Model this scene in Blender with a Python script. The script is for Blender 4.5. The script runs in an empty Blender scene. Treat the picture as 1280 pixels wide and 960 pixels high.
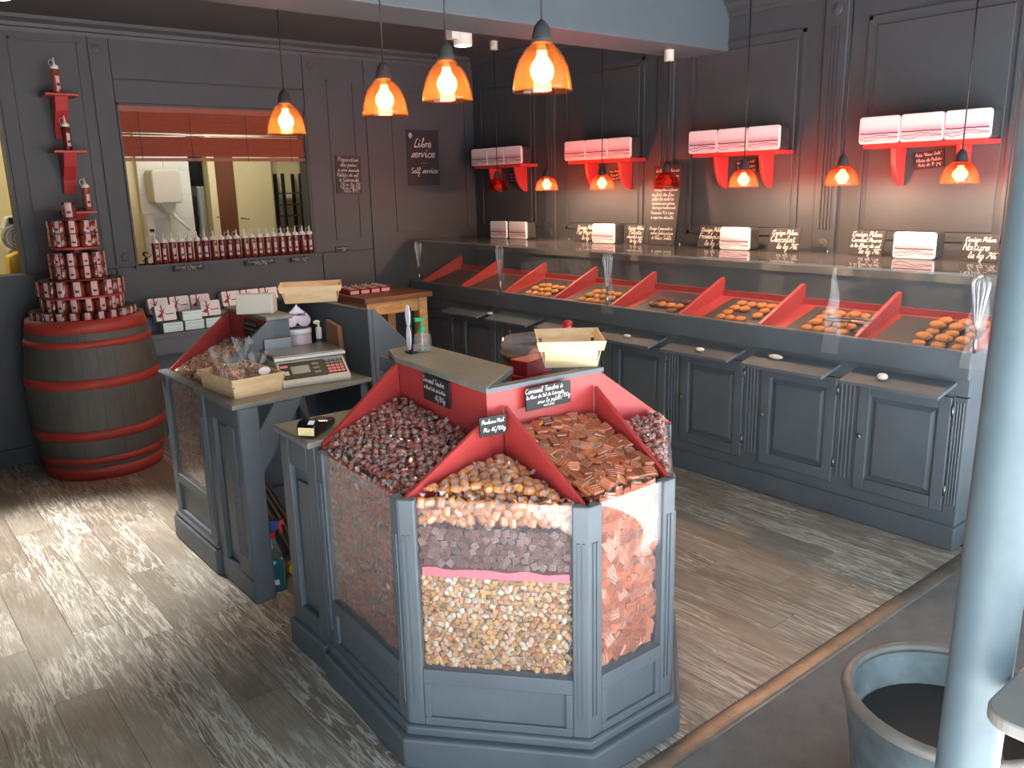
import bpy, math, random
import numpy as np
from mathutils import Vector, Matrix
random.seed(7)
scene = bpy.context.scene
COL = scene.collection

# ---------------------------------------------------------------- camera
def make_camera():
    yaw, pit, rol = [math.radians(a) for a in (39.1657, 13.4604, -1.3391)]
    f = Vector((math.sin(yaw)*math.cos(pit), math.cos(yaw)*math.cos(pit), -math.sin(pit)))
    r = Vector((math.cos(yaw), -math.sin(yaw), 0)); u = r.cross(f)
    r2 = r*math.cos(rol) + u*math.sin(rol); u2 = -r*math.sin(rol) + u*math.cos(rol)
    cd = bpy.data.cameras.new('camera'); cd.sensor_width = 36.0; cd.lens = 1031.17/1280*36
    cd.clip_start = 0.02; cd.clip_end = 200
    co = bpy.data.objects.new('camera', cd); COL.objects.link(co)
    m = Matrix.Identity(4)
    for i in range(3): m[i][0], m[i][1], m[i][2] = r2[i], u2[i], -f[i]
    m.translation = (0, 0, 1.6); co.matrix_world = m
    scene.camera = co
make_camera()

# ---------------------------------------------------------------- world, sun, exposure
world = bpy.data.worlds.new('sky'); scene.world = world; world.use_nodes = True
bg = world.node_tree.nodes['Background']
bg.inputs[0].default_value = (0.72, 0.88, 1.0, 1); bg.inputs[1].default_value = 4.6
sd = bpy.data.lights.new('sun_offscreen', 'SUN'); sd.energy = 80.0; sd.angle = math.radians(0.6); sd.color = (1.0, 0.98, 0.95)
sun = bpy.data.objects.new('sun_offscreen', sd); COL.objects.link(sun)
sun.rotation_euler = (math.radians(30), 0, math.radians(-14))
vs = scene.view_settings
vs.view_transform = 'Standard'; vs.look = 'None'; vs.gamma = 1.0; vs.use_curve_mapping = False
vs.exposure = -0.45

# ---------------------------------------------------------------- materials
def s2l(c):
    c = c/255.0
    return c/12.92 if c <= 0.04045 else ((c+0.055)/1.055)**2.4
def rgb(r, g, b): return (s2l(r), s2l(g), s2l(b), 1.0)
M = {}
class NT:
    def __init__(s, name):
        s.m = bpy.data.materials.new(name); s.m.use_nodes = True; s.t = s.m.node_tree
        s.b = s.t.nodes['Principled BSDF']; s.out = s.t.nodes['Material Output']; M[name] = s.m
    def n(s, typ, **kw):
        nd = s.t.nodes.new(typ)
        for k, v in kw.items():
            if k.startswith('i_'): nd.inputs[k[2:].replace('_', ' ')].default_value = v
            else: setattr(nd, k, v)
        return nd
    def l(s, a, b): s.t.links.new(a, b)
    def coords(s, scale=(1, 1, 1), kind='Object', rand=False):
        tc = s.n('ShaderNodeTexCoord'); mp = s.n('ShaderNodeMapping'); mp.inputs['Scale'].default_value = scale
        s.l(tc.outputs[kind], mp.inputs['Vector'])
        if rand:
            oi = s.n('ShaderNodeObjectInfo'); cb = s.n('ShaderNodeCombineXYZ')
            mu = s.n('ShaderNodeMath', operation='MULTIPLY'); mu.inputs[1].default_value = 50.0
            s.l(oi.outputs['Random'], mu.inputs[0])
            for i in range(3): s.l(mu.outputs[0], cb.inputs[i])
            s.l(cb.outputs[0], mp.inputs['Location'])
        return mp.outputs['Vector']
    def noise(s, vec, scale, detail=3, rough=0.5, dist=0.0):
        nd = s.n('ShaderNodeTexNoise'); nd.inputs['Scale'].default_value = scale; nd.inputs['Detail'].default_value = detail
        nd.inputs['Roughness'].default_value = rough; nd.inputs['Distortion'].default_value = dist
        s.l(vec, nd.inputs['Vector']); return nd.outputs['Fac']
    def ramp(s, fac, stops):
        nd = s.n('ShaderNodeValToRGB'); e = nd.color_ramp.elements
        while len(e) < len(stops): e.new(0.5)
        for i, (p, c) in enumerate(stops):
            e[i].position = p; e[i].color = c if len(c) == 4 else (*c, 1)
        s.l(fac, nd.inputs['Fac']); return nd.outputs['Color']
    def mix(s, fac, a, b, mode='MIX'):
        nd = s.n('ShaderNodeMix', data_type='RGBA', blend_type=mode)
        for sock, v in ((nd.inputs['Factor'], fac), (nd.inputs['A'], a), (nd.inputs['B'], b)):
            pass
        ins = [i for i in nd.inputs if i.type == 'RGBA']
        fi = nd.inputs[0]
        for sock, v in ((fi, fac), (ins[0], a), (ins[1], b)):
            if hasattr(v, 'is_linked') or isinstance(v, bpy.types.NodeSocket): s.l(v, sock)
            else: sock.default_value = v
        return [o for o in nd.outputs if o.type == 'RGBA'][0]
    def bump(s, h, strength=0.3, dist=0.01):
        nd = s.n('ShaderNodeBump'); nd.inputs['Strength'].default_value = strength; nd.inputs['Distance'].default_value = dist
        s.l(h, nd.inputs['Height']); s.l(nd.outputs[0], s.b.inputs['Normal'])

def simple(name, c, rough=0.5, metal=0.0, var=0.0, scale=12, coat=0.0, bump=0.0, rand=0.0, spec=None, trans=0.0, alt=None, alt2=None):
    t = NT(name); b = t.b
    b.inputs['Roughness'].default_value = rough; b.inputs['Metallic'].default_value = metal
    if coat: b.inputs['Coat Weight'].default_value = coat; b.inputs['Coat Roughness'].default_value = 0.08
    if spec is not None: b.inputs['Specular IOR Level'].default_value = spec
    if trans: b.inputs['Transmission Weight'].default_value = trans
    col = c
    if var or bump:
        vec = t.coords(rand=True); nz = t.noise(vec, scale, 4, 0.6)
        if var:
            lo = tuple(x*(1-var) for x in c[:3]) + (1,); hi = tuple(min(1, x*(1+var)) for x in c[:3]) + (1,)
            col = t.ramp(nz, [(0.3, lo), (0.7, hi)])
        if bump: t.bump(nz, bump, 0.004)
    if rand < 0:
        oi = t.n('ShaderNodeObjectInfo'); ge = t.n('ShaderNodeNewGeometry'); ad = t.n('ShaderNodeMath', operation='ADD'); fc = t.n('ShaderNodeMath', operation='FRACT')
        t.l(oi.outputs['Random'], ad.inputs[0]); t.l(ge.outputs['Random Per Island'], ad.inputs[1]); t.l(ad.outputs[0], fc.inputs[0]); k = -rand
        lo = tuple(x*(1-k) for x in c[:3]) + (1,); hi = tuple(min(1, x*(1+k)) for x in c[:3]) + (1,)
        col = t.ramp(fc.outputs[0], [(0.0, lo), (1.0, hi)] if alt is None else [(0.0, lo), (0.45, hi), (0.55, alt), (1.0, alt2 or alt)])
    elif rand:
        oi = t.n('ShaderNodeObjectInfo'); lo = tuple(x*(1-rand) for x in c[:3]) + (1,); hi = tuple(min(1, x*(1+rand)) for x in c[:3]) + (1,)
        col = t.ramp(oi.outputs['Random'], [(0.0, lo), (1.0, hi)])
    if isinstance(col, bpy.types.NodeSocket): t.l(col, b.inputs['Base Color'])
    else: b.inputs['Base Color'].default_value = col
    return t.m

simple('paint', rgb(90, 97, 103), 0.5, var=0.10, scale=5, bump=0.05)
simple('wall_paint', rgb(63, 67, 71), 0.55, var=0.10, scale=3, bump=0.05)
simple('beam_paint', rgb(76, 90, 98), 0.6, var=0.06, scale=3)
simple('ceiling_paint', rgb(70, 71, 71), 0.7, var=0.08, scale=3)
simple('red_paint', rgb(176, 58, 56), 0.42, var=0.07, scale=8)
simple('ledge_paint', rgb(122, 121, 113), 0.4, var=0.12, scale=9)
simple('dark_inside', rgb(38, 38, 40), 0.8)
simple('black', rgb(18, 18, 19), 0.45)
simple('black_gloss', rgb(16, 16, 18), 0.2)
simple('slate', rgb(34, 34, 37), 0.6, var=0.2, scale=25)
simple('slate_tray', rgb(58, 57, 58), 0.45, var=0.25, scale=30, bump=0.2)
simple('chalk', rgb(228, 222, 215), 0.9)
simple('cream', rgb(226, 212, 168), 0.7, var=0.04, scale=3)
simple('white_plastic', rgb(222, 220, 212), 0.35)
simple('offwhite', rgb(200, 194, 182), 0.5)
simple('white_gloss', rgb(232, 228, 230), 0.25, coat=0.4)
simple('mint', rgb(176, 202, 194), 0.3, coat=0.3)
simple('ribbon', rgb(150, 24, 52), 0.45)
simple('steel', rgb(190, 190, 190), 0.25, metal=1.0)
simple('dull_steel', rgb(140, 142, 144), 0.4, metal=1.0, var=0.1)
simple('zinc', rgb(112, 124, 128), 0.5, metal=0.55, var=0.3, scale=9, bump=0.15)
simple('zinc_rim', rgb(126, 123, 118), 0.5, metal=0.4, var=0.15, scale=14)
simple('pole_paint', rgb(84, 97, 103), 0.5, var=0.08, scale=14, spec=0.3)
simple('barrel_paint', rgb(78, 79, 76), 0.55, var=0.12, scale=6)
simple('barrel_red', rgb(158, 52, 44), 0.5, var=0.1, scale=8)
simple('cord', rgb(16, 15, 15), 0.5)
simple('jar_caramel', rgb(124, 50, 34), 0.18, coat=0.6, rand=0.25)
simple('jar_label', rgb(206, 166, 166), 0.6)
simple('jar_lid', rgb(54, 20, 18), 0.35)
simple('bottle_red', rgb(104, 32, 34), 0.25, coat=0.5, rand=0.15)
simple('bottle_amber', rgb(150, 74, 44), 0.25, coat=0.5)
simple('cookie', rgb(196, 122, 58), 0.6, var=0.3, scale=40, bump=0.3, rand=0)
simple('cookie_pale', rgb(206, 146, 78), 0.6, var=0.3, scale=40, bump=0.3)
simple('choc', rgb(112, 70, 58), 0.3, coat=0.5, rand=-0.35)
simple('caramel', rgb(172, 94, 60), 0.28, coat=0.7, rand=-0.42)
simple('caramel_dark', rgb(136, 54, 36), 0.25, coat=0.8, rand=-0.5)
simple('orange_candy', rgb(204, 124, 56), 0.25, coat=0.8, rand=-0.3)
simple('yellow_candy', rgb(176, 132, 82), 0.35, coat=0.5, rand=-0.45, alt=rgb(176, 98, 48), alt2=rgb(206, 192, 170))
simple('till_candy', rgb(186, 124, 84), 0.3, coat=0.6, rand=-0.45, alt=rgb(120, 62, 46), alt2=rgb(214, 176, 132))
simple('pink_sheet', rgb(214, 108, 122), 0.4)
simple('pebble', rgb(226, 216, 204), 0.55, var=0.06, scale=30)
simple('paper_bag', rgb(150, 104, 76), 0.8, var=0.1)
simple('green_pump', rgb(26, 150, 96), 0.35)
simple('blue_plastic', rgb(34, 66, 150), 0.35)
simple('red_plastic', rgb(196, 36, 40), 0.35)
simple('yellow_plastic', rgb(232, 178, 30), 0.4)
simple('brown_door', rgb(112, 68, 44), 0.5, var=0.12, scale=4)
simple('drum_brown', rgb(66, 54, 48), 0.6, var=0.1)
simple('lcd', rgb(138, 148, 134), 0.3)
simple('key_pink', rgb(222, 132, 124), 0.5)
simple('key_grey', rgb(120, 120, 122), 0.5)
simple('sticker', rgb(228, 206, 150), 0.6)
simple('liquid_teal', rgb(30, 92, 106), 0.2, coat=0.5)
simple('rubber_floor', rgb(110, 108, 106), 0.75, var=0.16, scale=14, bump=0.2)
simple('pavement', rgb(206, 208, 210), 0.85, var=0.1, scale=6)
simple('table_grey', rgb(128, 124, 118), 0.45, var=0.05)
simple('red_box', rgb(150, 30, 34), 0.4)
simple('heart_dark', rgb(46, 40, 46), 0.35)
simple('lavender_tin', rgb(196, 180, 196), 0.3, var=0.12, scale=14, coat=0.3)
simple('brass', rgb(150, 138, 124), 0.45, metal=0.8, var=0.3, scale=5)

def wood(name, c1, c2, scale=(4, 40, 40), rough=0.5):
    t = NT(name); vec = t.coords(scale, rand=True); n1 = t.noise(vec, 1.0, 4, 0.6, 1.5)
    t.l(t.ramp(n1, [(0.3, c1), (0.7, c2)]), t.b.inputs['Base Color']); t.b.inputs['Roughness'].default_value = rough
    t.bump(n1, 0.1, 0.002)
wood('chip_wood', rgb(232, 204, 162), rgb(212, 176, 130), (6, 30, 30), 0.6)
wood('pine', rgb(212, 168, 114), rgb(180, 128, 78), (5, 30, 30), 0.5)
wood('pine_top', rgb(140, 92, 60), rgb(112, 68, 42), (5, 30, 30), 0.4)
wood('old_stick', rgb(122, 104, 84), rgb(90, 74, 58), (20, 20, 3), 0.7)

def plank_mat():
    t = NT('plank'); v = t.coords((1, 1, 1), rand=True)
    base = t.noise(t.coords((3.2, 1.0, 1), rand=True), 1.6, 3, 0.6)
    c0 = t.ramp(base, [(0.3, rgb(116, 103, 91)), (0.5, rgb(134, 123, 111)), (0.7, rgb(148, 142, 133))])
    g1 = t.noise(t.coords((30, 2.3, 1), rand=True), 1.0, 4, 0.6, 1.1)
    streak = t.ramp(g1, [(0.47, (0, 0, 0)), (0.50, (1, 1, 1)), (0.525, (1, 1, 1)), (0.56, (0, 0, 0))])
    g2 = t.noise(t.coords((105, 7.5, 1), rand=True), 1.0, 4, 0.65, 0.6)
    fine = t.ramp(g2, [(0.52, (0, 0, 0)), (0.60, (1, 1, 1))])
    patch = t.ramp(t.noise(t.coords((2.2, 0.8, 1), rand=True), 1.5, 3, 0.6), [(0.42, (0.12, 0.12, 0.12)), (0.58, (1, 1, 1))])
    sm = t.mix(1.0, streak, patch, 'MULTIPLY'); fm = t.mix(1.0, fine, patch, 'MULTIPLY')
    c1 = t.mix(fm, c0, rgb(182, 175, 164)); c2 = t.mix(sm, c1, rgb(204, 198, 188))
    dk = t.ramp(g2, [(0.30, (1, 1, 1)), (0.40, (0, 0, 0))]); dm = t.mix(1.0, dk, patch, 'MULTIPLY')
    c3 = t.mix(dm, c2, rgb(84, 72, 62))
    oi = t.n('ShaderNodeObjectInfo'); tint = t.ramp(oi.outputs['Random'], [(0, (0.86, 0.84, 0.82)), (1, (1.06, 1.05, 1.04))])
    c4 = t.mix(1.0, c3, tint, 'MULTIPLY'); t.l(c4, t.b.inputs['Base Color'])
    t.b.inputs['Roughness'].default_value = 0.42; t.bump(g1, 0.22, 0.003)
plank_mat()

def fresnel(t, ior):
    """reflectance that is the same on entering and leaving a pane"""
    ge = t.n('ShaderNodeNewGeometry'); ma = t.n('ShaderNodeMath', operation='MULTIPLY_ADD'); t.l(ge.outputs['Backfacing'], ma.inputs[0])
    ma.inputs[1].default_value = 1/ior-ior; ma.inputs[2].default_value = ior
    fr = t.n('ShaderNodeFresnel'); t.l(ma.outputs[0], fr.inputs['IOR']); return fr
def glass_mat(name, tint=(1, 1, 1, 1), ior=1.5, rough=0.0, haze=0.0, hc=(0.9, 0.9, 0.92, 1)):
    t = NT(name); fr = fresnel(t, ior)
    tr = t.n('ShaderNodeBsdfTransparent'); tr.inputs[0].default_value = tint
    gl = t.n('ShaderNodeBsdfGlossy'); gl.inputs['Roughness'].default_value = rough
    mx = t.n('ShaderNodeMixShader'); t.l(fr.outputs[0], mx.inputs[0]); t.l(tr.outputs[0], mx.inputs[1]); t.l(gl.outputs[0], mx.inputs[2])
    last = mx.outputs[0]
    if haze:
        df = t.n('ShaderNodeBsdfDiffuse'); df.inputs[0].default_value = hc
        m2 = t.n('ShaderNodeMixShader'); m2.inputs[0].default_value = haze; t.l(last, m2.inputs[1]); t.l(df.outputs[0], m2.inputs[2]); last = m2.outputs[0]
    t.l(last, t.out.inputs['Surface'])
glass_mat('glass', (0.97, 0.985, 0.98, 1), 1.5, 0.0, 0.02)
glass_mat('acrylic', (0.98, 0.98, 0.98, 1), 1.5, 0.0, 0.03)
glass_mat('plastic_film', (0.98, 0.98, 0.98, 1), 1.5, 0.10, 0.06)
glass_mat('wrapper', (0.98, 0.96, 0.94, 1), 1.5, 0.12, 0.16)
glass_mat('film_pale', (0.98, 0.94, 0.92, 1), 1.5, 0.15, 0.27, (0.86, 0.74, 0.68, 1))
glass_mat('film_bag', (0.96, 0.96, 0.96, 1), 1.5, 0.08, 0.30, (0.75, 0.74, 0.74, 1))
glass_mat('clear_plastic', (0.93, 0.95, 0.95, 1), 1.45, 0.05, 0.10)

def shade_mat(name, tint, trans):
    t = NT(name); fr = fresnel(t, 1.5)
    tr = t.n('ShaderNodeBsdfTransparent'); tr.inputs[0].default_value = tint
    tl = t.n('ShaderNodeBsdfTranslucent'); tl.inputs[0].default_value = trans
    gl = t.n('ShaderNodeBsdfGlossy'); gl.inputs['Roughness'].default_value = 0.05
    m1 = t.n('ShaderNodeMixShader'); m1.inputs[0].default_value = 0.045; t.l(tr.outputs[0], m1.inputs[1]); t.l(tl.outputs[0], m1.inputs[2])
    m2 = t.n('ShaderNodeMixShader'); t.l(fr.outputs[0], m2.inputs[0]); t.l(m1.outputs[0], m2.inputs[1]); t.l(gl.outputs[0], m2.inputs[2])
    t.l(m2.outputs[0], t.out.inputs['Surface'])
shade_mat('shade_orange', (1.0, 0.62, 0.38, 1), (1.0, 0.50, 0.22, 1))
shade_mat('shade_red', (0.90, 0.38, 0.27, 1), (0.9, 0.24, 0.12, 1))
def emit(name, c, s):
    t = NT(name); t.b.inputs['Base Color'].default_value = c; t.b.inputs['Emission Color'].default_value = c; t.b.inputs['Emission Strength'].default_value = s
emit('bulb', (1.0, 0.80, 0.55, 1), 30.0)
emit('lens_lit', (1.0, 0.97, 0.90, 1), 8.0)
emit('panel_lit', (1.0, 0.93, 0.76, 1), 28.0)
simple('bulb_off', rgb(200, 190, 180), 0.3)

def tin_print():
    t = NT('tin_print'); tc = t.n('ShaderNodeTexCoord'); sp = t.n('ShaderNodeSeparateXYZ'); t.l(tc.outputs['Object'], sp.inputs[0])
    def wob(sc, amp, off, w):
        cb = t.n('ShaderNodeCombineXYZ'); t.l(sp.outputs['Y'], cb.inputs[0]); cb.inputs[1].default_value = off*13
        nz = t.noise(cb.outputs[0], sc, 2, 0.5)
        a = t.n('ShaderNodeMath', operation='MULTIPLY_ADD'); t.l(nz, a.inputs[0]); a.inputs[1].default_value = amp; a.inputs[2].default_value = off-amp/2
        d = t.n('ShaderNodeMath', operation='SUBTRACT'); t.l(sp.outputs['Z'], d.inputs[0]); t.l(a.outputs[0], d.inputs[1])
        ab = t.n('ShaderNodeMath', operation='ABSOLUTE'); t.l(d.outputs[0], ab.inputs[0])
        lt = t.n('ShaderNodeMath', operation='LESS_THAN'); t.l(ab.outputs[0], lt.inputs[0]); lt.inputs[1].default_value = w
        return lt.outputs[0]
    mr = t.n('ShaderNodeMapRange'); t.l(sp.outputs['Z'], mr.inputs['Value']); mr.inputs['From Min'].default_value = 0.0; mr.inputs['From Max'].default_value = 0.13
    sky = t.ramp(mr.outputs[0], [(0.0, rgb(226, 214, 216)), (0.30, rgb(214, 190, 200)), (0.42, rgb(196, 160, 178)), (0.60, rgb(226, 214, 218)), (1.0, rgb(234, 230, 232))])
    c = sky
    for sc, amp, off, w in ((40, 0.010, 0.048, 0.0028), (11, 0.05, 0.033, 0.0016), (13, 0.06, 0.022, 0.0014)):
        c = t.mix(wob(sc, amp, off, w), c, rgb(70, 52, 62))
    t.l(c, t.b.inputs['Base Color']); t.b.inputs['Roughness'].default_value = 0.3
tin_print()
def tile_mat():
    t = NT('tile'); v = t.coords((1, 1, 1), 'Object'); br = t.n('ShaderNodeTexBrick'); br.offset = 0.0
    t.l(v, br.inputs['Vector']); br.inputs['Color1'].default_value = rgb(222, 216, 198); br.inputs['Color2'].default_value = rgb(218, 212, 194)
    br.inputs['Mortar'].default_value = rgb(176, 168, 148); br.inputs['Scale'].default_value = 1.0; br.inputs['Mortar Size'].default_value = 0.004
    br.inputs['Brick Width'].default_value = 0.3; br.inputs['Row Height'].default_value = 0.2
    t.l(br.outputs['Color'], t.b.inputs['Base Color']); t.b.inputs['Roughness'].default_value = 0.25
tile_mat()

# ---------------------------------------------------------------- mesh helpers
class MB:
    def __init__(s): s.v = []; s.f = []; s.m = []; s.sm = []
    def add(s, vs_, fs, mi=0, smooth=False):
        o = len(s.v); s.v += [tuple(v) for v in vs_]
        for f in fs: s.f.append([i+o for i in f]); s.m.append(mi); s.sm.append(smooth)
        return s
    def box(s, x0, x1, y0, y1, z0, z1, mi=0):
        return s.add([(x0, y0, z0), (x1, y0, z0), (x1, y1, z0), (x0, y1, z0), (x0, y0, z1), (x1, y0, z1), (x1, y1, z1), (x0, y1, z1)],
                     [(0, 3, 2, 1), (4, 5, 6, 7), (0, 1, 5, 4), (1, 2, 6, 5), (2, 3, 7, 6), (3, 0, 4, 7)], mi)
    def obox(s, c, size, rot=None, mi=0):
        a, b, d = size[0]/2, size[1]/2, size[2]/2; R = rot or Matrix.Identity(3)
        pts = [Vector(c) + R @ Vector(p) for p in ((-a, -b, -d), (a, -b, -d), (a, b, -d), (-a, b, -d), (-a, -b, d), (a, -b, d), (a, b, d), (-a, b, d))]
        return s.add(pts, [(0, 3, 2, 1), (4, 5, 6, 7), (0, 1, 5, 4), (1, 2, 6, 5), (2, 3, 7, 6), (3, 0, 4, 7)], mi)
    def prism(s, poly, a, b, axis='z', mi=0):
        n = len(poly)
        def pt(p, h):
            return {'z': (p[0], p[1], h), 'y': (p[0], h, p[1]), 'x': (h, p[0], p[1])}[axis]
        area = sum(poly[i][0]*poly[(i+1) % n][1]-poly[(i+1) % n][0]*poly[i][1] for i in range(n))
        pl = list(poly) if area > 0 else list(poly)[::-1]
        if axis == 'y': pl = pl[::-1]
        vv = [pt(p, a) for p in pl] + [pt(p, b) for p in pl]
        fs = [list(range(n))[::-1], list(range(n, 2*n))] + [(i, (i+1) % n, n+(i+1) % n, n+i) for i in range(n)]
        return s.add(vv, fs, mi)
    def hull4(s, base, top, mi=0):
        return s.add(list(base)+list(top), [(0, 3, 2, 1), (4, 5, 6, 7), (0, 1, 5, 4), (1, 2, 6, 5), (2, 3, 7, 6), (3, 0, 4, 7)], mi)
    def lathe(s, prof, n=24, c=(0, 0, 0), mi=0, smooth=True, close=False):
        vv = []; fs = []
        for (r, z) in prof:
            for k in range(n):
                a = 2*math.pi*k/n; vv.append((c[0]+r*math.cos(a), c[1]+r*math.sin(a), c[2]+z))
        m = len(prof)
        for i in range(m-1 if not close else m):
            j = (i+1) % m
            for k in range(n):
                k2 = (k+1) % n; fs.append((i*n+k, i*n+k2, j*n+k2, j*n+k))
        return s.add(vv, fs, mi, smooth)
    def cyl(s, c, r, h, n=16, mi=0, r2=None, smooth=True):
        r2 = r if r2 is None else r2
        s.lathe([(r, 0), (r2, h)], n, c, mi, smooth)
        s.add([(c[0]+r*math.cos(2*math.pi*k/n), c[1]+r*math.sin(2*math.pi*k/n), c[2]) for k in range(n)], [list(range(n))[::-1]], mi)
        s.add([(c[0]+r2*math.cos(2*math.pi*k/n), c[1]+r2*math.sin(2*math.pi*k/n), c[2]+h) for k in range(n)], [list(range(n))], mi)
        return s
    def tube(s, pts, r, n=8, mi=0, closed=False, radii=None):
        P_ = [Vector(p) for p in pts]; m = len(P_); vv = []
        up = None
        for i, p in enumerate(P_):
            a = P_[(i-1) % m] if (closed or i > 0) else p; b = P_[(i+1) % m] if (closed or i < m-1) else p
            t = (b-a).normalized()
            if up is None: up = t.orthogonal().normalized()
            up = (up - t*up.dot(t)).normalized(); w = t.cross(up)
            rr = radii[i] if radii else r
            for k in range(n):
                an = 2*math.pi*k/n; vv.append(p + (up*math.cos(an)+w*math.sin(an))*rr)
        fs = []
        for i in range(m if closed else m-1):
            j = (i+1) % m
            for k in range(n): k2 = (k+1) % n; fs.append((i*n+k, i*n+k2, j*n+k2, j*n+k))
        if not closed: fs.append(list(range(n))[::-1]); fs.append([(m-1)*n+k for k in range(n)])
        return s.add(vv, fs, mi, True)
    def ball(s, c, r, sx=1, sy=1, sz=1, nu=12, nv=8, mi=0):
        vv = [(c[0], c[1], c[2]-r*sz)]
        for i in range(1, nv):
            a = math.pi*i/nv-math.pi/2
            for k in range(nu):
                b = 2*math.pi*k/nu; vv.append((c[0]+r*sx*math.cos(a)*math.cos(b), c[1]+r*sy*math.cos(a)*math.sin(b), c[2]+r*sz*math.sin(a)))
        vv.append((c[0], c[1], c[2]+r*sz)); fs = []
        for k in range(nu):
            k2 = (k+1) % nu; fs.append((0, 1+k2, 1+k)); e = len(vv)-1; q = 1+(nv-2)*nu; fs.append((e, q+k, q+k2))
            for i in range(nv-2): fs.append((1+i*nu+k, 1+i*nu+k2, 1+(i+1)*nu+k2, 1+(i+1)*nu+k))
        return s.add(vv, fs, mi, True)
    def mesh(s, name, mats):
        me = bpy.data.meshes.new(name); me.from_pydata(s.v, [], s.f)
        for m in (mats if isinstance(mats, (list, tuple)) else [mats]): me.materials.append(M[m] if isinstance(m, str) else m)
        me.polygons.foreach_set('material_index', s.m); me.polygons.foreach_set('use_smooth', s.sm); me.update()
        return me
    def build(s, name, mats, parent=None, local=False, bevel=0.0, seg=2):
        """geometry in world coordinates (or local to the parent if local)"""
        if parent is not None:
            if not local:
                off = parent['_w']; s.v = [(v[0]-off[0], v[1]-off[1], v[2]-off[2]) for v in s.v]
            loc = (0, 0, 0)
        elif local: loc = (0, 0, 0)
        else:
            a = np.array(s.v); lo, hi = a.min(0), a.max(0); loc = ((lo[0]+hi[0])/2, (lo[1]+hi[1])/2, lo[2])
            s.v = [(v[0]-loc[0], v[1]-loc[1], v[2]-loc[2]) for v in s.v]
        o = bpy.data.objects.new(name, s.mesh(name, mats)); COL.objects.link(o); o.location = loc
        if parent is not None:
            o.parent = parent; o['_w'] = parent['_w']
        else: o['_w'] = loc
        if bevel:
            bm = o.modifiers.new('edge', 'BEVEL'); bm.width = bevel; bm.segments = seg; bm.limit_method = 'ANGLE'
        return o
def tag(o, label=None, cat=None, group=None, kind=None):
    if label: o['label'] = label
    if cat: o['category'] = cat
    if group: o['group'] = group
    if kind: o['kind'] = kind
    return o
def thing(name, label, cat, loc=(0, 0, 0), group=None, rz=0.0):
    o = bpy.data.objects.new(name, None); COL.objects.link(o); o.location = loc; o.rotation_euler = (0, 0, rz); o['_w'] = tuple(loc)
    o.empty_display_size = 0.05
    return tag(o, label, cat, group)
def copy_tree(root, loc, rz=None, label=None, group=None, rot=None, scale=None):
    r = root.copy(); COL.objects.link(r); r.location = loc; r['_w'] = tuple(loc)
    if rz is not None: r.rotation_euler = (0, 0, rz)
    if rot is not None: r.rotation_euler = rot
    if scale is not None: r.scale = scale
    if label: r['label'] = label
    if group: r['group'] = group
    for ch in KIDS.get(root.name, []):
        c = ch.copy(); COL.objects.link(c); c.parent = r
        for g in KIDS.get(ch.name, []):
            d = g.copy(); COL.objects.link(d); d.parent = c
    return r
KIDS = {}
def reg(root):
    KIDS[root.name] = [o for o in COL.objects if o.parent == root]
    for c in KIDS[root.name]: KIDS[c.name] = [o for o in COL.objects if o.parent == c]
    return root
def struct(o): o['kind'] = 'structure'; return o

# ---------------------------------------------------------------- handwriting: a small stroke alphabet
YM = {'a': -4, 'b': -3, 'c': -2, 'd': -1}
GL = {'a': '4324021031444150', 'b': '0128181120413312', 'c': '432402103041', 'd': '4324021031484150', 'e': '0232341402103041',
      'f': '013728181a2a2041', 'g': '4324021031443a1b51', 'h': '0128181024343041', 'i': '02141031/1617', 'j': '24241a0b41/2627', 'k': '01281810/341230',
      'l': '0127181031', 'm': '040013242033444051', 'n': '040013243041', 'o': '24021031332443', 'p': '04140a/032432200111', 'q': '4324021031444a5b',
      'r': '0314101334', 's': '00243110014', 't': '1711203141/0535', 'u': '0401103134304041', 'v': '04103444', 'w': '04102330445', 'x': '0440/0044',
      'y': '040112343a1b41', 'z': '0434003041', 'L': '3828160021003041', 'S': '47280624422001', 'K': '0800/480410304', 'B': '080008384604/04440200',
      'C': '4728042041514', 'F': '0838/0800/0434', 'N': '00084048', 'P': '00083846040', 'T': '0848/2820', 'A': '002840/0333', 'G': '472804204144/24', 'M': '0008244840',
      'V': '082048', '0': '28042044280', '1': '062820', '2': '073847004', '3': '0848244210', '4': '3830/380242', '5': '48080535420', '6': '3805203224', '7': '084820',
      '8': '28062442100244482', '9': '44240638484030', ',': '110d', '.': '1011', '/': '0a49', '-': '0434', '€': '47280420414/0333', "'": '1816', '"': '0806/2826', '!': '1813/1110'}
def glyph(ch):
    out = []
    for st in GL.get(ch, '').split('/'):
        pts = []
        for i in range(0, len(st)-1, 2):
            if st[i].isdigit():
                y = YM.get(st[i+1], None); y = int(st[i+1]) if y is None else y
                pts.append((int(st[i]), y))
        if len(pts) > 1: out.append(pts)
    return out
def smooth_line(p):
    if len(p) < 3: return p
    q = [p[0]] + p + [p[-1]]; out = []
    for i in range(1, len(q)-2):
        for t in (0, 1/3, 2/3):
            a, b, c, d = q[i-1], q[i], q[i+1], q[i+2]
            out.append(tuple(0.5*(2*b[k]+(c[k]-a[k])*t+(2*a[k]-5*b[k]+4*c[k]-d[k])*t*t+(3*b[k]-a[k]-3*c[k]+d[k])*t**3) for k in (0, 1)))
    out.append(p[-1]); return out
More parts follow.
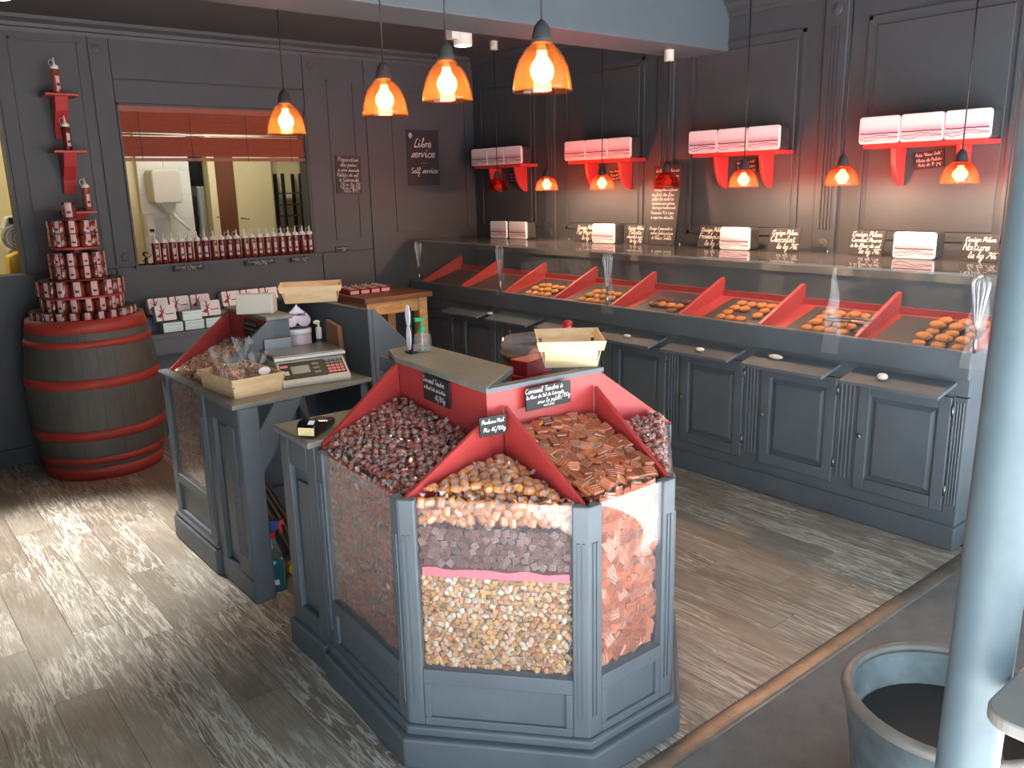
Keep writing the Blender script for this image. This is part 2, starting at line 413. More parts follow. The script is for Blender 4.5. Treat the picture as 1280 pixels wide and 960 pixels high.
def write(mb, text, cx, cy, h, maxw=None, wd=0.09, z=0.0, align='c', mi=0):
    """text centred at (cx, cy) in the XY plane, h = x-height*2"""
    s = h/8.0; segs = []; x = 0
    for ch in text:
        if ch == ' ': x += 3.2; continue
        low = ch
        acc = {'é': 'e', 'è': 'e', 'à': 'a', 'â': 'a', 'ô': 'o', 'ç': 'c'}
        if ch in acc: low = acc[ch]
        gl = glyph(low); mxx = 0
        for st in gl:
            segs.append([(px+x+0.22*py, py) for px, py in smooth_line(st)]); mxx = max(mxx, max(p[0] for p in st))
        if ch in acc: segs.append([(x+2.4, 5.4), (x+3.4, 6.4)])
        x += mxx+0.6
    if maxw and x*s > maxw: s = maxw/x
    ox = cx-x*s/2 if align == 'c' else cx
    w = wd*h/2
    for st in segs:
        for (a, b) in zip(st[:-1], st[1:]):
            ax, ay, bx, by = ox+a[0]*s, cy+(a[1]-2)*s, ox+b[0]*s, cy+(b[1]-2)*s
            dx, dy = bx-ax, by-ay; L = math.hypot(dx, dy)
            if L < 1e-7: continue
            nx, ny = -dy/L*w, dx/L*w; ex, ey = dx/L*w*0.4, dy/L*w*0.4
            mb.add([(ax-nx-ex, ay-ny-ey, z), (bx-nx+ex, by-ny+ey, z), (bx+nx+ex, by+ny+ey, z), (ax+nx-ex, ay+ny-ey, z)], [(0, 1, 2, 3)], mi)
def frame(R, U, loc):
    R = Vector(R).normalized(); U = Vector(U).normalized(); N = R.cross(U)
    m = Matrix.Identity(4)
    for i in range(3): m[i][0], m[i][1], m[i][2] = R[i], U[i], N[i]
    m.translation = loc; return m
def slate_sign(label, loc, w, h, R, U, lines, cut=0.0, name='slate_sign', group=None, th=0.006, wd=0.11, extra=None):
    """loc = bottom centre of the back face"""
    t = thing(name, label, 'sign', loc, group); t.matrix_world = frame(R, U, loc)
    b = MB()
    if cut: poly = [(-w/2, 0), (w/2, 0), (w/2, h*0.98), (w/2-cut, h), (-w/2+cut, h), (-w/2, h-cut)]
    else: poly = [(-w/2, 0), (w/2, 0), (w/2, h), (-w/2, h)]
    b.prism(poly, 0, th, 'z'); b.build('board', 'slate', t, local=True)
    c = MB()
    for (txt, fx, fy, fh) in lines: write(c, txt, (fx-0.5)*w, fy*h, fh*h*0.85, w*0.84, wd, th+0.0006)
    if extra: extra(c, w, h, th+0.0006)
    if c.v: c.build('lettering', 'chalk', t, local=True)['label'] = 'white chalk handwriting'
    return t
XR, YR, ZU = (1, 0, 0), (0, -1, 0), (0, 0, 1)
# ================================================================ STRUCTURE
XW, YB, ZC = 4.31, 5.72, 2.62
fb = struct(MB().box(-1.5, XW, 1.345, YB+0.14, -0.06, -0.012).build('floor', 'dark_inside')); fw = Vector(fb['_w'])
def planks():
    W = 0.152; k = 0; x = -1.5; rnd = random.Random(3)
    while x < 3.62:
        y = 1.35 - rnd.random()*1.2
        while y < YB:
            a, b = max(y, 1.35), min(y+1.22, YB)
            if b-a > 0.02:
                m = MB().box(x+0.0008, x+W-0.0008, a+0.0008, b-0.0008, -0.012, 0.0)
                cx, cy = x+W/2, (a+b)/2; m.v = [(p[0]-cx, p[1]-cy, p[2]) for p in m.v]
                o = bpy.data.objects.new('plank', m.mesh('plank', 'plank')); COL.objects.link(o); o.parent = fb
                o.location = (cx-fw.x, cy-fw.y, -fw.z); o['_w'] = (cx, cy, 0)
            y += 1.22
        x += W
planks()
struct(MB().box(-8, 9, -9, 1.29, -0.06, -0.012).build('floor_entry', 'pavement'))
struct(MB().box(0.55, XW-0.002, 0.45, 1.29, -0.012, -0.006).build('floor_mat', 'rubber_floor'))
# threshold strip: half-round metal bar with screws
th = MB(); pr = [(-0.032, 0)] + [(-0.032*math.cos(a), 0.012*math.sin(a)+0.001) for a in [math.pi*i/8 for i in range(9)]] + [(0.032, 0)]
th.prism([(1.318+p[0], -0.006+p[1]) for p in pr], -1.5, 4.3, 'x')
tr = struct(th.build('trim_threshold', 'brass'))
for i in range(14):
    MB().cyl((-1.3+i*0.4, 1.318, 0.006), 0.006, 0.002, 8).build('screw', 'dull_steel', tr)
# back wall with window opening and left opening
wb = MB(); WX0, WX1, WZ0, WZ1 = 1.535, 2.80, 1.155, 2.16; OX = 0.91; T = 0.12
for (x0, x1, z0, z1) in ((-1.6, OX, 0, 1.15), (-1.6, OX, 2.2, 2.75), (OX, WX0, 0, 2.75), (WX0, WX1, 0, WZ0), (WX0, WX1, WZ1, 2.75), (WX1, XW, 0, 2.75)):
    wb.box(x0, x1, YB, YB+T, z0, z1)
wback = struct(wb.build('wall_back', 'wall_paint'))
# boarding in front of it: gaps between the boards read as dark joints
def board(x0, x1, z0, z1, y=YB, d=0.010):
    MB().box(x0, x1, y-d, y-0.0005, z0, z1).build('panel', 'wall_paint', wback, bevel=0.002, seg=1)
g = 0.004
board(OX+0.002, 1.411-g, 1.15, 2.56); board(-1.5, 1.411-g, 0.10, 1.145)
board(1.411+g, WX0-0.004, 1.17, 2.56); board(WX0-0.002, WX1, 2.303+g, 2.56); board(WX0-0.002, WX1, WZ1+0.003, 2.303-g)
board(1.411+g, WX1+0.05, 0.10, WZ0-0.004); board(WX1+g, 3.292-g, WZ0, 2.56); board(WX1+0.058, 3.292-g, 0.10, WZ0-0.006)
board(3.292+g, XW-0.002, 0.10, 2.56)
def moulding(x0, x1, z0, z1, y=YB-0.010):
    m = MB(); w = 0.012; d = 0.007
    m.box(x0, x1, y-d, y, z1-w, z1); m.box(x0, x1, y-d, y, z0, z0+w); m.box(x0, x0+w, y-d, y, z0, z1); m.box(x1-w, x1, y-d, y, z0, z1)
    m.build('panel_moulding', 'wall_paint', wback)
moulding(2.98, 3.20, 1.24, 2.38); moulding(3.515, 4.22, 1.27, 2.33); moulding(0.99, 1.36, 1.25, 2.50)
for (x, z) in ((1.46, 2.47), (1.475, 1.215), (2.87, 2.47), (3.33, 2.47)):
    o = MB().lathe([(0.0, 0.004), (0.012, 0.004), (0.02, 0.0), (0.026, 0.003), (0.028, -0.004)], 20).build('rosette', 'wall_paint', wback, local=True)
    o.rotation_euler = (math.radians(90), 0, 0); w0 = wback['_w']; o.location = (x-w0[0], YB-0.0135-w0[1], z-w0[2])
# window_1 frame, sill
wf = struct(MB().box(WX0-0.01, WX1+0.01, YB-0.035, YB+T, WZ0-0.02, WZ0).build('window_1', 'wall_paint'))
fr = MB()
for (x0, x1, z0, z1) in ((WX0, WX0+0.012, WZ0, WZ1), (WX1-0.012, WX1, WZ0, WZ1), (WX0, WX1, WZ1-0.012, WZ1)): fr.box(x0, x1, YB-0.012, YB+T, z0, z1)
fr.build('window_frame', 'wall_paint', wf)
w2 = struct(MB().box(-1.5, OX+0.005, YB-0.03, YB+T, 1.13, 1.152).build('window_2', 'wall_paint'))
MB().box(OX-0.012, OX, YB-0.012, YB+T, 1.152, 2.2).build('window_frame', 'wall_paint', w2)
# right wall; stretch past the shopfront is added to block outdoor light
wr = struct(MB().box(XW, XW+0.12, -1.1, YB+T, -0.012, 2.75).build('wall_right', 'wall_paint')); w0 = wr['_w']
def rpanel(y0, y1, z0, z1):
    m = MB(); w = 0.018; d = 0.010; x = XW
    m.box(x-d, x, y0, y1, z1-w, z1); m.box(x-d, x, y0, y1, z0, z0+w); m.box(x-d, x, y0, y0+w, z0, z1); m.box(x-d, x, y1-w, y1, z0, z1)
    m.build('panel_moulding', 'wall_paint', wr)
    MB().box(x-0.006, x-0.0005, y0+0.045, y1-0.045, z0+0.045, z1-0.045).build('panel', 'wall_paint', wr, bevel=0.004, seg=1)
for y0, y1 in ((1.59, 2.32), (2.68, 3.46), (3.84, 4.60), (4.94, 5.62)): rpanel(y0, y1, 1.285, 2.40)
for yc in (2.50, 3.65, 4.77):
    m = MB(); hw = 0.065; x = XW-0.018
    m.box(x, XW, yc-hw, yc+hw, 1.19, 2.56)
    pl = m.build('pilaster', 'wall_paint', wr, bevel=0.003, seg=1)
    m = MB()
    for i in range(4): m.box(x-0.006, x, yc-0.036+i*0.02, yc-0.026+i*0.02, 1.33, 2.38)
    m.build('flute', 'wall_paint', pl)
    for z in (1.25, 2.465):
        m = MB(); 
        prof = [(0.0, 0.008), (0.010, 0.008), (0.016, 0.002), (0.024, 0.006), (0.03, 0.0)]
        n = 18; vv = []; fs = []
        for (r_, h_) in prof:
            for k in range(n): a = 2*math.pi*k/n; vv.append((x-h_, yc+r_*math.cos(a), z+r_*math.sin(a)))
        for i in range(len(prof)-1):
            for k in range(n): fs.append((i*n+k, (i+1)*n+k, (i+1)*n+(k+1) % n, i*n+(k+1) % n))
        m.add(vv, fs, 0, True); m.build('rosette', 'wall_paint', pl)
# left wall (outside the picture) and ceilings, beam, added light blockers, cornices
struct(MB().box(-1.62, -1.5, 1.2, YB+T, 0, 2.75).build('wall_left', 'wall_paint'))
struct(MB().box(-1.6, XW+0.1, 1.2, YB+T, ZC, ZC+0.1).build('ceiling', 'ceiling_paint'))
struct(MB().box(-8, 9, -0.98, 1.2, 2.62, 2.75).build('ceiling_sun_blocker', 'beam_paint'))  # unseen slab, added so its edge bounds the sunlit pavement outside
struct(MB().box(-1.5, XW, 3.19, 3.52, 2.347, ZC).build('ceiling_beam', 'beam_paint', bevel=0.006))
struct(MB().box(-1.5, -0.12, 1.18, 1.28, -0.012, ZC).build('wall_sky_blocker', 'wall_paint')); struct(MB().box(-0.12, XW, 1.18, 1.28, 2.26, ZC).build('trim_sky_blocker', 'wall_paint'))  # both unseen, added to cut the daylight reaching into the shop
def cornice(name, p0, p1, inward):
    prof = [(0, 2.535), (0.012, 2.535), (0.016, 2.555), (0.03, 2.56), (0.034, 2.58), (0.06, 2.60), (0.062, ZC), (0, ZC)]
    m = MB(); d = Vector(inward); n = len(prof); vv = []
    for p in (p0, p1):
        for (o, z) in prof: vv.append((p[0]+d.x*o, p[1]+d.y*o, z))
    fs = [(i, (i+1) % n, n+(i+1) % n, n+i) for i in range(n)] + [list(range(n))[::-1], list(range(n, 2*n))]
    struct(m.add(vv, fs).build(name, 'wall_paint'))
cornice('trim_back', (-1.5, YB), (XW, YB), (0, -1)); cornice('trim_right_front', (XW, 1.2), (XW, 3.19), (-1, 0)); cornice('trim_right_rear', (XW, 3.52), (XW, YB), (-1, 0))
struct(MB().box(-1.5, 3.58, YB-0.022, YB-0.010, 0, 0.10).build('baseboard_back', 'wall_paint'))
# ---------------------------------------------------------------- back rooms seen through the openings
m = MB(); m.box(-1.6, 2.50, 7.42, 7.5, 0, 2.75); m.box(2.66, 4.4, 7.42, 7.5, 0, 2.75); m.box(2.50, 2.66, 7.42, 7.5, 2.1, 2.75); struct(m.build('wall_rear_room', 'cream'))
m = MB(); m.box(2.30, 2.34, 7.5, 8.5, 0, 2.4); m.box(3.30, 3.34, 7.5, 8.5, 0, 2.4); m.box(2.30, 3.34, 8.5, 8.54, 0, 2.4); struct(m.build('wall_store', 'offwhite')); struct(MB().box(2.30, 3.34, 7.5, 8.54, 2.4, 2.44).build('ceiling_store', 'offwhite')); struct(MB().box(2.30, 3.34, 7.5, 8.54, -0.06, 0).build('floor_store', 'pavement'))
struct(MB().box(-1.7, -1.6, YB+T, 7.5, 0, 2.75).build('wall_rear_left', 'cream')); struct(MB().box(4.4, 4.5, YB+T, 7.5, 0, 2.75).build('wall_rear_right', 'cream'))
struct(MB().box(-1.6, 4.4, YB+T, 7.5, ZC, ZC+0.1).build('ceiling_rear', 'cream')); struct(MB().box(-1.6, 4.4, YB+T, 7.5, -0.06, 0).build('floor_rear', 'pavement'))
struct(MB().box(1.28, 1.36, YB+T, 7.42, 0, ZC).build('wall_rear_divider', 'cream'))
t_ = struct(MB().box(2.075, 2.50, 7.37, 7.42, 0, ZC).build('wall_rear_tiled', 'offwhite'))
for r_ in range(13):                                       # white wall tiles with recessed joints
    for c_ in range(2):
        x0 = 2.075+c_*0.2125; MB().box(x0+0.002, x0+0.2105, 7.364, 7.37, 0.2*r_+0.002, min(0.2*r_+0.198, ZC-0.002)).build('wall_tile', 'white_plastic', t_)
for (x0, x1) in ((2.2, 2.9), (0.2, 0.9)):
    l_ = thing('ceiling_lamp_offscreen', 'rectangular ceiling light in the room behind the ' + ('serving window' if x0 > 1.5 else 'opening beside the barrel'), 'lamp', ((x0+x1)/2, 6.6, 2.56))
    MB().box(x0, x1, 6.4, 6.8, 2.565, ZC).build('housing', 'white_plastic', l_); MB().box(x0+0.02, x1-0.02, 6.42, 6.78, 2.555, 2.565).build('diffuser_offscreen', 'panel_lit', l_)
# things in the back room
d_ = thing('towel_dispenser', 'big white hand towel dispenser on the tiled wall behind the window', 'dispenser', (2.24, 7.36, 1.46))
m = MB(); m.prism([(2.125, 1.55), (2.14, 1.53), (2.34, 1.53), (2.355, 1.55), (2.355, 1.78), (2.34, 1.80), (2.14, 1.80), (2.125, 1.78)], 7.16, 7.362, 'y'); m.build('housing', 'offwhite', d_, bevel=0.012, seg=3)
MB().prism([(2.18, 1.53), (2.31, 1.53), (2.29, 1.46), (2.23, 1.46)], 7.2, 7.33, 'y').build('chute', 'offwhite', d_)
MB().tube([(2.26, 7.24, 1.48), (2.31, 7.2, 1.40), (2.38, 7.15, 1.31)], 0.014, 8).build('paper_end', 'white_plastic', d_)
s_ = thing('soap_dispenser', 'small white soap dispenser on the tiled wall under the towel dispenser', 'dispenser', (2.11, 7.36, 1.24))
MB().box(2.078, 2.145, 7.28, 7.362, 1.26, 1.445).build('housing', 'white_plastic', s_, bevel=0.01); MB().box(2.095, 2.13, 7.272, 7.28, 1.30, 1.325).build('window', 'black', s_)
dr = struct(MB().box(2.69, 2.86, 7.30, 7.36, 0, 2.05).build('door_1', 'brown_door')); MB().tube([(2.72, 7.29, 1.40), (2.70, 7.26, 1.40), (2.66, 7.26, 1.40)], 0.007, 6).build('door_handle', 'steel', dr)
dr = struct(MB().box(2.87, 3.22, 7.33, 7.39, 0, 2.05).build('door_2', 'cream')); MB().tube([(2.90, 7.33, 1.38), (2.90, 7.28, 1.38), (2.95, 7.27, 1.37)], 0.007, 6).build('door_handle', 'dull_steel', dr)
struct(MB().box(2.63, 2.69, 7.28, 7.40, 0, 2.1).build('trim_1', 'cream'))
fz = thing('refrigerator', 'tall white refrigerator through the doorway beside the brown door', 'refrigerator', (2.816, 7.79, 0))
MB().box(2.632, 3.0, 7.60, 8.0, 0, 1.665).build('body', 'white_plastic', fz, bevel=0.006); MB().box(2.634, 2.998, 7.575, 7.60, 0.05, 1.655).build('door', 'white_plastic', fz, bevel=0.006); MB().box(2.96, 2.972, 7.555, 7.575, 0.9, 1.2).build('door_handle', 'dull_steel', fz)
for i in range(9):
    m = MB(); z = i*0.176; m.hull4([(2.485, 7.60, z), (2.608, 7.60, z), (2.608, 7.90, z), (2.485, 7.90, z)], [(2.470, 7.585, z+0.176), (2.622, 7.585, z+0.176), (2.622, 7.915, z+0.176), (2.470, 7.915, z+0.176)])
    tag(m.build('black_crate', 'black', bevel=0.01), 'black crate in the stack beside the white refrigerator', 'crate', 'black crates in the store room')
rk = thing('rack_trolley', 'dark metal rack trolley with trays beside the cream door', 'trolley', (3.41, 7.28, 0))
for x in (3.27, 3.44, 3.56):
    MB().box(x-0.012, x+0.012, 7.2, 7.225, 0, 1.76).build('upright', 'black', rk); MB().box(x-0.012, x+0.012, 7.36, 7.385, 0, 1.76).build('upright', 'black', rk)
for z in (1.28, 1.38, 1.48, 1.58): MB().box(3.27, 3.56, 7.2, 7.38, z, z+0.012).build('tray', 'dull_steel', rk)
tag(MB().ball((3.50, 7.24, 1.69), 0.05, 1, 0.5, 0.8).build('cloth', 'red_plastic'), 'red cloth hanging on the dark rack trolley', 'cloth')
# slicer and yellow machine in the left room
wt = thing('worktop', 'grey worktop in the room behind the opening beside the barrel', 'worktop', (0.4, 6.3, 0))
MB().box(-0.6, 1.26, 6.0, 6.6, 1.04, 1.08).build('top', 'offwhite', wt); MB().box(-0.55, 1.22, 6.05, 6.55, 0, 1.04).build('body', 'dull_steel', wt)
sl = thing('food_mixer', 'pale grey machine with a round ribbed disc on the worktop', 'machine', (0.99, 6.42, 1.08))
def disc_y(mb, cx, cz, y0, y1, r, n=24, mi=0):
    mb.prism([(cx+r*math.cos(2*math.pi*k/n), cz+r*math.sin(2*math.pi*k/n)) for k in range(n)], y0, y1, 'y', mi)
MB().box(0.93, 1.08, 6.40, 6.56, 1.08, 1.27).build('base', 'offwhite', sl, bevel=0.01)
m = MB(); m.prism([(0.92, 1.40), (1.10, 1.40), (1.08, 1.50), (0.95, 1.48)], 6.38, 6.54, 'y'); m.build('head', 'offwhite', sl, bevel=0.01)
m = MB(); disc_y(m, 0.985, 1.345, 6.30, 6.40, 0.085); m.build('motor_cover', 'dull_steel', sl, bevel=0.008)
m = MB()
for i in range(1, 4):
    n = 24; r0 = 0.02*i+0.008
    m.tube([(0.985+r0*math.cos(2*math.pi*k/n), 6.298, 1.345+r0*math.sin(2*math.pi*k/n)) for k in range(n)], 0.003, 5, closed=True)
m.build('grille', 'offwhite', sl)
MB().box(0.955, 1.06, 6.37, 6.40, 1.435, 1.475).build('switch_panel', 'black', sl)
ym = thing('yellow_machine', 'yellow machine housing with a round knob on the worktop', 'machine', (0.94, 6.1, 1.08))
MB().prism([(0.865, 1.08), (1.02, 1.08), (1.05, 1.26), (0.93, 1.265), (0.875, 1.24)], 6.05, 6.2, 'y').build('housing', 'yellow_plastic', ym, bevel=0.008)
m = MB(); disc_y(m, 0.985, 1.19, 6.03, 6.05, 0.04); m.build('bezel', 'black', ym); m = MB(); disc_y(m, 0.99, 1.185, 6.01, 6.03, 0.028); m.build('knob', 'dull_steel', ym)
for nm, (x0, x1) in (('shelf_line', (-0.6, 0.90)),):
    tag(MB().box(x0, x1, 6.56, 6.6, 1.30, 1.33).build('wall_rail', 'white_plastic'), 'white rail along the wall behind the round machine', 'rail')
# venetian blind: every slat is a piece of its own
bl = thing('venetian_blind', 'reddish brown wooden venetian blind half raised in the serving window', 'blind', (2.165, YB+0.03, 1.83))
simple('blind_red', rgb(138, 68, 48), 0.42, var=0.1, scale=20)
MB().box(WX0+0.012, WX1-0.012, YB+0.0, YB+0.05, 2.115, 2.148).build('headrail', 'blind_red', bl)
slm = None
for i in range(11):
    z = 2.10-i*0.0245
    if slm is None:
        slm = MB().obox((0, 0, 0), (1.235, 0.027, 0.003), Matrix.Rotation(math.radians(74), 3, 'X')).mesh('slat', 'blind_red')
    o = bpy.data.objects.new('slat', slm); COL.objects.link(o); o.parent = bl; o.location = (0, -0.005, z-1.83); o['_w'] = (0, 0, 0)
    if i == 5: o.rotation_euler = (math.radians(-52), 0, 0)
MB().box(WX0+0.015, WX1-0.015, YB+0.01, YB+0.04, 1.812, 1.832).build('bottom_rail', 'blind_red', bl)
for x in (1.66, 1.98, 2.36, 2.68): MB().tube([(x, YB+0.006, 2.13), (x, YB+0.006, 1.81)], 0.0015, 5).build('ladder_cord', 'black', bl)

# ================================================================ DISPLAY COUNTER along the right wall
CX, CY0, CY1, PIT = 3.606, 1.39, 5.70, 0.525
ct = thing('display_counter', 'long slate-blue panelled display counter with glass sneeze guard and red bins', 'counter', (3.95, 3.55, 0))
MB().box(CX-0.022, XW-0.003, CY0-0.012, CY1, 0, 0.108).build('plinth', 'paint', ct, bevel=0.006)
MB().box(CX+0.024, XW-0.003, CY0, CY1, 0.108, 0.80).build('carcass', 'paint', ct)
MB().box(CX-0.012, CX+0.03, CY0-0.004, CY1, 0.765, 0.885).build('front_rail', 'paint', ct, bevel=0.008)
MB().box(CX+0.02, XW-0.003, CY0-0.004, CY0+0.02, 0.765, 0.885).build('end_rail', 'paint', ct, bevel=0.004)
MB().box(XW-0.26, XW-0.003, CY0, CY1, 0.80, 0.90).build('rear_block', 'paint', ct)
MB().box(XW-0.022, XW-0.003, CY0, CY1, 0.90, 1.085).build('rear_panel', 'paint', ct)
MB().box(XW-0.04, XW-0.003, CY0, CY1, 1.085, 1.135).build('rear_rail', 'ledge_paint', ct)
MB().box(CX, CX+0.024, CY0, CY1, 0.108, 0.160).build('bottom_rail', 'paint', ct); MB().box(CX, CX+0.024, CY0, CY1, 0.685, 0.765).build('top_rail', 'paint', ct)
knob_m = None
for k in range(8):
    y0 = CY0+PIT*k; dy0, dy1 = y0+0.055, min(y0+0.475, CY1-0.03)
    pa = y0-0.05 if k else y0
    MB().box(CX, CX+0.024, pa, dy0, 0.16, 0.69).build('stile', 'paint', ct)
    m = MB()
    for i in range(4):
        yy = (pa+dy0)/2-0.033+i*0.02 if k else y0+0.008+i*0.012
        m.box(CX-0.005, CX, yy, yy+(0.009 if k else 0.006), 0.20, 0.665)
    m.build('flute', 'paint', ct, bevel=0.002, seg=1)
    d = MB(); z0, z1 = 0.162, 0.683; x0, x1 = CX-0.010, CX+0.022; w = 0.058
    d.box(x0, x1, dy0+0.003, dy0+w, z0, z1); d.box(x0, x1, dy1-w, dy1-0.003, z0, z1); d.box(x0, x1, dy0+w, dy1-w, z1-w, z1); d.box(x0, x1, dy0+w, dy1-w, z0, z0+w)
    dr = d.build('cabinet_door', 'paint', ct, bevel=0.004)
    a, b, c, e = dy0+w, dy1-w, z0+w, z1-w; q = 0.03
    p = MB(); p.box(CX+0.010, CX+0.02, a, b, c, e)
    p.add([(CX+0.010, a+0.008, c+0.008), (CX+0.010, b-0.008, c+0.008), (CX+0.010, b-0.008, e-0.008), (CX+0.010, a+0.008, e-0.008),
           (CX-0.002, a+q, c+q), (CX-0.002, b-q, c+q), (CX-0.002, b-q, e-q), (CX-0.002, a+q, e-q)],
          [(4, 7, 6, 5), (0, 4, 5, 1), (1, 5, 6, 2), (2, 6, 7, 3), (3, 7, 4, 0)]); p.build('door_panel', 'paint', dr)
    kb = MB(); 
    kb.tube([(CX-0.010, dy1-0.028, 0.43), (CX-0.020, dy1-0.028, 0.43), (CX-0.026, dy1-0.028, 0.43), (CX-0.034, dy1-0.028, 0.43), (CX-0.037, dy1-0.028, 0.43)], 0.01, 10, radii=[0.005, 0.005, 0.011, 0.011, 0.006]); kb.build('knob', 'dull_steel', dr)
    for z in (0.24, 0.60): MB().tube([(CX-0.006, dy0-0.002, z), (CX-0.006, dy0-0.002, z+0.045)], 0.006, 8).build('hinge', 'dull_steel', dr)
    # tilting flap above each door
    f = MB(); dx, dz = 0.165, -0.035
    f.hull4([(CX-0.013, dy0-0.012, 0.738), (CX-0.013, dy1+0.012, 0.738), (CX-0.013-dx, dy1+0.012, 0.738+dz), (CX-0.013-dx, dy0-0.012, 0.738+dz)],
            [(CX-0.013, dy0-0.012, 0.753), (CX-0.013, dy1+0.012, 0.753), (CX-0.013-dx, dy1+0.012, 0.753+dz), (CX-0.013-dx, dy0-0.012, 0.753+dz)])
    if k < 7: f.build('flap_shelf', 'paint', ct, bevel=0.002, seg=1)
MB().box(CX, CX+0.024, CY1-0.03, CY1, 0.16, 0.69).build('stile', 'paint', ct)
# red bins
BP = 0.52; DIV = [CY0+BP*k for k in range(9)]
for k, y in enumerate(DIV):
    MB().prism([(CX+0.012, 0.80), (CX+0.012, 0.888), (4.0, 1.057), (4.02, 1.057), (4.02, 0.80)], y-0.010+(0.012 if k == 0 else 0), y+0.010+(0.012 if k == 0 else 0), 'y').build('bin_divider', 'red_paint', ct, bevel=0.002, seg=1)
for k in range(8):
    y0, y1 = DIV[k]+0.010, DIV[k+1]-0.010
    m = MB(); m.prism([(CX+0.03, 0.80), (CX+0.03, 0.852), (4.0, 0.952), (4.0, 0.80)], y0, y1, 'y'); m.build('bin_floor', 'red_paint', ct)
    MB().box(4.0, 4.015, y0, y1, 0.80, 0.985).build('bin_back', 'red_paint', ct)
# glass
for i, (a, b) in enumerate(((CY0, 2.46), (2.463, 3.50), (3.503, 4.54), (4.543, CY1))):
    MB().box(CX-0.006, CX, a, b, 0.886, 1.199).build('glass_pane', 'glass', ct); MB().box(CX-0.012, XW-0.004, a, b, 1.2, 1.209).build('glass_top', 'glass', ct)
MB().box(CX+0.002, XW-0.03, CY0-0.004, CY0+0.002, 0.886, 1.199).build('glass_end', 'glass', ct)
m = MB(); m.box(CX-0.014, CX-0.006, CY0, CY1, 1.1985, 1.2105); m.build('glass_edge_strip', 'clear_plastic', ct)
for y in (CY0+0.01, 2.46, 3.50, 4.54): MB().cyl((XW-0.03, y, 1.21), 0.008, 0.008, 10).build('glass_stud', 'steel', ct)
# dark slate trays in the bins, with cookies
def bin_z(x): return 0.852+(x-(CX+0.03))*(0.10/(4.0-CX-0.03))
slope = math.atan2(0.10, 4.0-CX-0.03)
trays = {}
def tray(k, x0, x1, y0, y1, label):
    m = MB(); lift = 0.0015
    m.hull4([(x0, y0, bin_z(x0)+lift), (x1, y0, bin_z(x1)+lift), (x1, y1, bin_z(x1)+lift), (x0, y1, bin_z(x0)+lift)],
            [(x0, y0, bin_z(x0)+lift+0.008), (x1, y0, bin_z(x1)+lift+0.008), (x1, y1, bin_z(x1)+lift+0.008), (x0, y1, bin_z(x0)+lift+0.008)])
    return tag(m.build('slate_tray', 'slate_tray', bevel=0.002, seg=1), label, 'tray')
desc = ['holding two long rows of golden cookies', 'with cookies behind a hanging plastic sleeve', 'with a dozen round cookies', 'with a few dark cookies along the front', 'with a heap of pale cookies', 'with pale cookies at the front', 'empty, between the empty bins', 'empty, at the back wall end']
for k in range(8):
    tray(k, CX+0.045, 3.965, DIV[k]+(0.05 if k < 6 else 0.02), DIV[k+1]-(0.11 if k in (1, 2, 3) else 0.05 if k < 6 else 0.02), 'dark slate tray in a red counter bin, ' + desc[k])
def cookie_mesh(seed, mat, r=0.030, h=0.021):
    rnd = random.Random(seed); m = MB(); n = 12; prof = [(0.75, 0.0), (1.0, 0.35), (0.93, 0.72), (0.6, 0.98), (0.0, 1.02)]
    vv = []; fs = []; jit = [1+rnd.uniform(-0.05, 0.05) for _ in range(n)]
    for (pr_, pz) in prof:
        for q in range(n):
            a = 2*math.pi*q/n; vv.append((r*pr_*jit[q]*math.cos(a), r*pr_*jit[q]*math.sin(a), h*pz*(1+rnd.uniform(-0.06, 0.06))))
    for i in range(len(prof)-1):
        for q in range(n): fs.append((i*n+q, i*n+(q+1) % n, (i+1)*n+(q+1) % n, (i+1)*n+q))
    fs.append(list(range(n))[::-1]); m.add(vv, fs, 0, True); return m.mesh('cookie', mat)
CK = [cookie_mesh(1, 'cookie'), cookie_mesh(2, 'cookie'), cookie_mesh(3, 'cookie_pale'), cookie_mesh(4, 'cookie_pale')]
CKD = cookie_mesh(5, 'choc')
def put_cookie(k, x, y, dz, me, label, group, tilt=0.0):
    o = bpy.data.objects.new('cookie', me); COL.objects.link(o)
    R = Matrix.Rotation(-slope, 4, 'Y') @ Matrix.Rotation(tilt, 4, 'X') @ Matrix.Rotation(random.random()*6.28, 4, 'Z')
    o.matrix_world = Matrix.Translation((x, y, bin_z(x)+0.0105+dz)) @ R; tag(o, label, 'cookie', group); o['_w'] = (0, 0, 0)
rc = random.Random(11)
